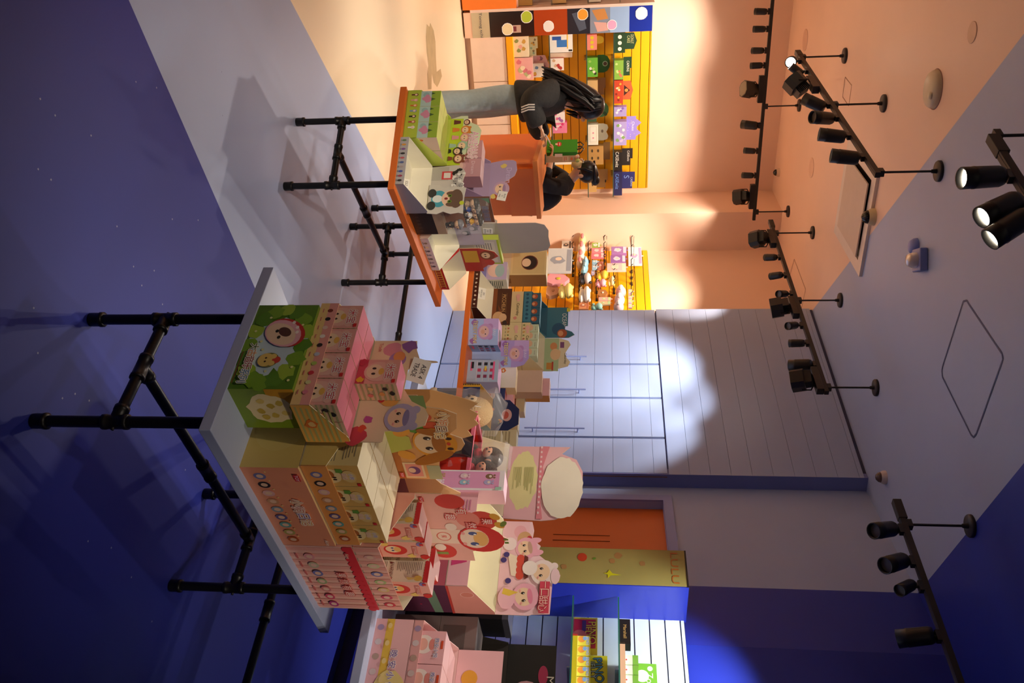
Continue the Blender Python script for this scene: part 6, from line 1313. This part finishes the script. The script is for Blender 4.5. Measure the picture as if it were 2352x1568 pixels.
def hand(sk, wrist, W, fwd, up, side, r=.0085):     # palm and five unequal bent fingers growing from the wrist vertex
    W = Vector(W); f, u, s_ = Vector(fwd).normalized(), Vector(up).normalized(), Vector(side).normalized()
    palm = W+f*.045; pi = sk.chain([(*palm, .03, .016)], wrist); pe = sk.chain([(*(palm+f*.03), .034, .014)], pi)
    for k, (o, L) in enumerate(((-.027, .06), (-.009, .07), (.009, .066), (.026, .052))):
        b = palm+f*.045+s_*o; sk.chain([(*b, r, r), (*(b+f*L*.45-u*.006), r*.95, r*.95), (*(b+f*L*.75-u*.022), r*.85, r*.85), (*(b+f*L*.85-u*.04), r*.7, r*.7)], pe)
    t = palm-s_*.034; sk.chain([(*t, r*1.15, r*1.1), (*(t+f*.03-s_*.016-u*.01), r, r), (*(t+f*.052-s_*.012-u*.02), r*.8, r*.8)], pi)
SKIN = M('E8B894', .5, var=.04, scale=20); JEAN = M('A3B4B8', .8, var=.12, scale=30, bump=.3); HOOD = M('2A2724', .85, var=.2, scale=40, bump=.4); HAIR = M('100D0C', .4, var=.3, scale=60)
# --- customer: facing right (+x), camera side is -y
p1 = thing('person', 'woman with long dark hair, black hoodie and light jeans, looking down at the counter', 'person', (-1.985, 6.98, 0))
sk = Sk()
pel = sk.chain([(-.03, 0, .86, .13, .11)]); ch = sk.chain([(-.05, 0, 1.0, .11, .12), (-.06, 0, 1.15, .11, .14), (-.04, 0, 1.25, .08, .1)], pel)
nk = sk.chain([(.0, 0, 1.32, .048, .048), (.03, 0, 1.37, .05, .05)], ch); hdv = sk.chain([(.055, 0, 1.44, .085, .08), (.05, 0, 1.52, .075, .07)], nk)
for q in (-1, 1):
    h = sk.chain([(-.03, q*.09, .82, .1, .09), (.0, q*.095, .48, .058, .058), (-.03, q*.1, .1, .04, .04), (.06, q*.105, .045, .035, .03), (.14, q*.11, .03, .03, .022)], pel)
    sh = sk.chain([(-.04, q*.13, 1.2, .045, .045), (.03, q*.23, 1.02, .04, .04), (.2, q*.17, 1.06, .034, .03)], ch)
    hand(sk, sh, (.2, q*.16, 1.06), (.9, -q*.25, .35), (0, 0, 1), (0, q*1, 0))
bd = skin('body', p1, sk.p, sk.e, SKIN)
sk = Sk(); a = sk.chain([(-.03, 0, .99, .14, .13), (-.03, 0, .93, .165, .15)])
for q in (-1, 1): sk.chain([(-.04, q*.085, .8, .125, .11), (-.01, q*.095, .5, .1, .09), (-.01, q*.1, .26, .1, .088), (.0, q*.105, .09, .098, .085), (.0, q*.105, .06, .098, .085)], a)
skin('jeans', p1, sk.p, sk.e, JEAN)
sk = Sk(); a = sk.chain([(-.02, 0, .85, .215, .185), (-.025, 0, .89, .225, .19), (-.05, 0, 1.06, .215, .2), (-.055, 0, 1.2, .18, .19), (-.015, 0, 1.31, .1, .1)])
for q in (-1, 1): sk.chain([(-.04, q*.15, 1.2, .13, .13), (.0, q*.23, 1.1, .125, .115), (.04, q*.25, .99, .12, .11), (.13, q*.21, 1.01, .1, .095), (.2, q*.175, 1.05, .085, .08), (.235, q*.165, 1.065, .075, .07)], 3)
skin('hoodie', p1, sk.p, sk.e, HOOD)
mb = MB()
for q in (-1, 1):
    mb.bbox(-.06, .2, q*.105-.05, q*.105+.05, 0, .035, M('2A2826'), .012); mb.ell((.02, q*.105, .05), (.1, .048, .045), M('1E1C1B'))
mb.build('shoes', p1)
# hair: crown cap and a long fall down the back
mb = MB(); mb.ell((.03, 0, 1.475), (.115, .108, .12), HAIR, 20, 14)
rd = random.Random(3)
mb.tube([(.06, 0, 1.53), (.0, 0, 1.45), (-.07, 0, 1.36), (-.13, 0, 1.28), (-.19, 0, 1.2), (-.235, 0, 1.14)], [.1, .118, .108, .092, .06, .01], HAIR, 16)
fall = [(.0, 1.5), (-.06, 1.43), (-.12, 1.34), (-.17, 1.25), (-.21, 1.16), (-.235, 1.1)]
def lock(y, dx, w, j):
    P = [(x+dx+rd.uniform(-j, j)*.5, y*(1+.1*i)+rd.uniform(-j, j), z+rd.uniform(-j, j)*.4) for i, (x, z) in enumerate(fall)]
    P[-1] = (P[-1][0]-.012*rd.random(), P[-1][1], P[-1][2]-.02*rd.random()); mb.tube(P, [w*.7, w, w, w*.9, w*.6, .003], HAIR, 8)
for i in range(60): lock(rd.uniform(-.125, .125), rd.uniform(-.04, .1), rd.uniform(.012, .026), .02)
for i in range(14):      # locks beside the face
    y = rd.choice((-1, 1))*rd.uniform(.085, .112); x = rd.uniform(-.02, .1)
    mb.tube([(x-.02, y*.8, 1.56), (x, y, 1.47), (x-.01, y*1.05, 1.36), (x-.04, y*1.1, 1.27)], [.012, .018, .016, .003], HAIR, 8)
mb.build('hair', p1)
mb = MB(); mb.ell((.135, 0, 1.415), (.028, .016, .02), SKIN, 10, 8); mb.ell((.12, 0, 1.375), (.02, .024, .008), M('B86A5E'), 10, 6)
for q in (-1, 1): mb.ell((.118, q*.036, 1.44), (.01, .015, .009), M('F2ECE4'), 8, 6); mb.ell((.126, q*.036, 1.438), (.005, .008, .008), M('1A120E', .2), 8, 6); mb.ell((.118, q*.036, 1.462), (.008, .018, .004), HAIR, 8, 4); mb.ell((.03, q*.09, 1.43), (.02, .012, .03), SKIN, 8, 6)
mb.build('face', p1)
mb = MB()      # pale stripes across the front pocket edge and the print on the back
for i in range(3): mb.box(.145+.024*i, .157+.024*i, -.2, .0, .93-.02*i, .99-.02*i, M('D8CFC4'), Matrix.Rotation(.5, 4, 'Y') @ Matrix.Translation((-.52, 0, .08)))
mb = MB()
for i in range(3): mb.tube([(.11+.02*i, -.3, .93), (.1+.02*i, -.335, .99), (.1+.02*i, -.33, 1.04)], .006, M('E8E0D8'), 6)
mb.build('sleeve_stripes', p1)
t = thing('phone', 'pale phone held by the woman over the counter', 'phone', (-1.985+.31, 6.98-.14, 1.12)); MB().bbox(-.012, .06, -.035, .035, -.004, .004, M('D8D4D0', .25), .002, Matrix.Rotation(-.5, 4, 'Y')).build('slab', t)
# --- shop assistant behind the counter: facing left (-x), leaning forward, masked
p2 = thing('person', 'shop assistant in black with yellow mask and tied up dark hair behind the counter', 'person', (-1.52, 8.25, 0), math.pi+.45)
CL = M('17181D', .8, var=.2, scale=40, bump=.3)
sk = Sk(); pel = sk.chain([(-.12, 0, .86, .13, .12)]); ch = sk.chain([(-.08, 0, 1.02, .11, .13), (.0, 0, 1.16, .11, .14), (.04, 0, 1.23, .08, .1)], pel)
nk = sk.chain([(.09, 0, 1.28, .05, .05), (.12, 0, 1.31, .05, .05)], ch); sk.chain([(.17, 0, 1.35, .08, .078), (.18, 0, 1.42, .08, .075)], nk)
for q in (-1, 1):
    sk.chain([(-.1, q*.09, .8, .1, .09), (-.06, q*.1, .46, .06, .06), (-.1, q*.1, .1, .042, .042), (.0, q*.1, .04, .035, .03), (.08, q*.1, .03, .03, .022)], pel)
    e = sk.chain([(.03, q*.14, 1.17, .045, .045), (.1, q*.235, 1.03, .035, .035), (.3, q*.12, 1.08, .032, .03)], ch); hand(sk, e, (.3, q*.12, 1.08), (.85, -q*.35, .2), (0, 0, 1), (0, q, 0))
skin('body', p2, sk.p, sk.e, SKIN)
sk = Sk(); a = sk.chain([(-.12, 0, .9, .15, .14)])
for q in (-1, 1): sk.chain([(-.1, q*.09, .8, .12, .1), (-.06, q*.1, .46, .08, .075), (-.08, q*.1, .08, .075, .07)], a)
skin('trousers', p2, sk.p, sk.e, M('1C1C22', .85))
sk = Sk(); sk.chain([(-.11, 0, .88, .17, .16), (-.09, 0, 1.0, .17, .17), (-.01, 0, 1.14, .16, .17), (.05, 0, 1.22, .11, .12), (.09, 0, 1.27, .075, .075)])
for q in (-1, 1): sk.chain([(.04, q*.16, 1.19, .095, .095), (.09, q*.24, 1.06, .085, .085), (.13, q*.24, 1.02, .075, .075), (.24, q*.16, 1.06, .05, .05)], 3)
skin('jacket', p2, sk.p, sk.e, CL)
mb = MB()
for q in (-1, 1): mb.bbox(-.14, .12, q*.1-.048, q*.1+.048, 0, .04, M('222226'), .012)
mb.build('shoes', p2)
mb = MB(); R = Matrix.Rotation(.75, 3, 'Y'); c = Vector((.18, 0, 1.4))
mb.ell((.145, 0, 1.425), (.11, .106, .1), HAIR, 20, 14); mb.ell((.06, .0, 1.5), (.055, .05, .045), HAIR, 14, 10)
for i in range(18): y = rd.uniform(-.1, .1); mb.tube([(.2+rd.uniform(-.03, .04), y*.9, 1.49), (.12, y*1.05, 1.5+rd.uniform(-.02, .02)), (.06, y*.6, 1.5)], [.01, .016, .012], HAIR, 6)
for q in (-1, 1): mb.tube([(.17, q*.09, 1.47), (.2, q*.1, 1.4), (.2, q*.098, 1.33)], [.016, .014, .004], HAIR, 6)
mb.build('hair', p2)
mb = MB(); mb.ell((.225, 0, 1.325), (.05, .068, .055), M('E0C98A', .7), 16, 10)
for q in (-1, 1): mb.tube([(.22, q*.066, 1.34), (.17, q*.088, 1.36), (.13, q*.095, 1.37)], .002, M('E8D8B0'), 6)
mb.build('mask', p2)
mb = MB()
for q in (-1, 1): mb.ell((.248, q*.034, 1.385), (.01, .015, .009), M('F2ECE4'), 8, 6); mb.ell((.256, q*.034, 1.384), (.005, .008, .007), M('1A120E', .2), 8, 6); mb.ell((.25, q*.034, 1.41), (.008, .018, .004), HAIR, 8, 4); mb.ell((.13, q*.098, 1.36), (.02, .01, .028), SKIN, 8, 6)
mb.ell((.262, 0, 1.365), (.018, .014, .018), SKIN, 8, 6); mb.build('face', p2)
# --- on the counter
g = fz(1256, 336, 1.0405); t = thing('paper_bag', 'bright green paper bag with red mushroom print and black ribbon handles on the counter', 'bag', (g.x, g.y, 1.0405), -.35)
GB = M('3EA41E', .5); hb = fy(1326, 336, g.y).z-1.04
mb = MB(); mb.box(-.07, .07, 0, .09, 0, hb, GB); mb.build('bag', t)
m2 = MB(); A = Art(m2, (-.07, -.0005, 0), (1, 0, 0), (0, 0, 1), .14, hb); A.ell(.35, .4, .026, .024, M('D83A2A')).rect(.28, .28, .42, .36, M('F2E0C8')); [A.ell(.28+.07*i, .42, .005, .005, M('F8F0E8')) for i in range(3)]; m2.build('front_print', t)
for y in (.01, .08): MB().tube([(-.03, y, hb-.02), (-.045, y, hb+.03), (.0, y-.02, hb+.06), (.05, y-.03, hb+.03), (.035, y, hb-.01)], .006, BLK, 8).build('handle', t)
g = fz(1252, 366, 1.0405); t = thing('sign_stand', 'tan upright sign stand with small stickers on the counter before the assistant', 'sign', (g.x, g.y, 1.0405), .3); hs = fy(1322, 366, g.y).z-1.04
mb = MB(); mb.box(-.03, .03, 0, .004, .006, hs, M('C8B28A', .3)); mb.box(-.045, .045, -.03, .04, 0, .006, M('3A4A3A')); mb.build('stand', t)
m2 = MB(); A = Art(m2, (-.03, -.0004, .006), (1, 0, 0), (0, 0, 1), .06, hs); A.rect(.1, .55, .9, .75, M('D8C8A0')).rect(.2, .6, .8, .62, M('C84A3A')).rect(.2, .66, .7, .68, M('C84A3A')).ell(.5, .85, .014, .012, M('D87A4A')).rect(-.3, .3, .2, .55, M('E8E0CC')); m2.build('front_print', t)
for i, (dx, c) in enumerate(((-.018, 'E8C0A0'), (.015, 'B8C86A'))): MB().ell((dx, 0, hs+.016), (.02, .02, .02), M(c), 12, 8).build('topper', t)
g = fz(1262, 312, 1.0405); t = thing('card_stack', 'small white card lying on the counter edge beside the green bag', 'card', (g.x-.1, g.y+.1, 1.0402), .4); MB().box(0, .09, 0, .055, 0, .004, WHT).build('cards', t)
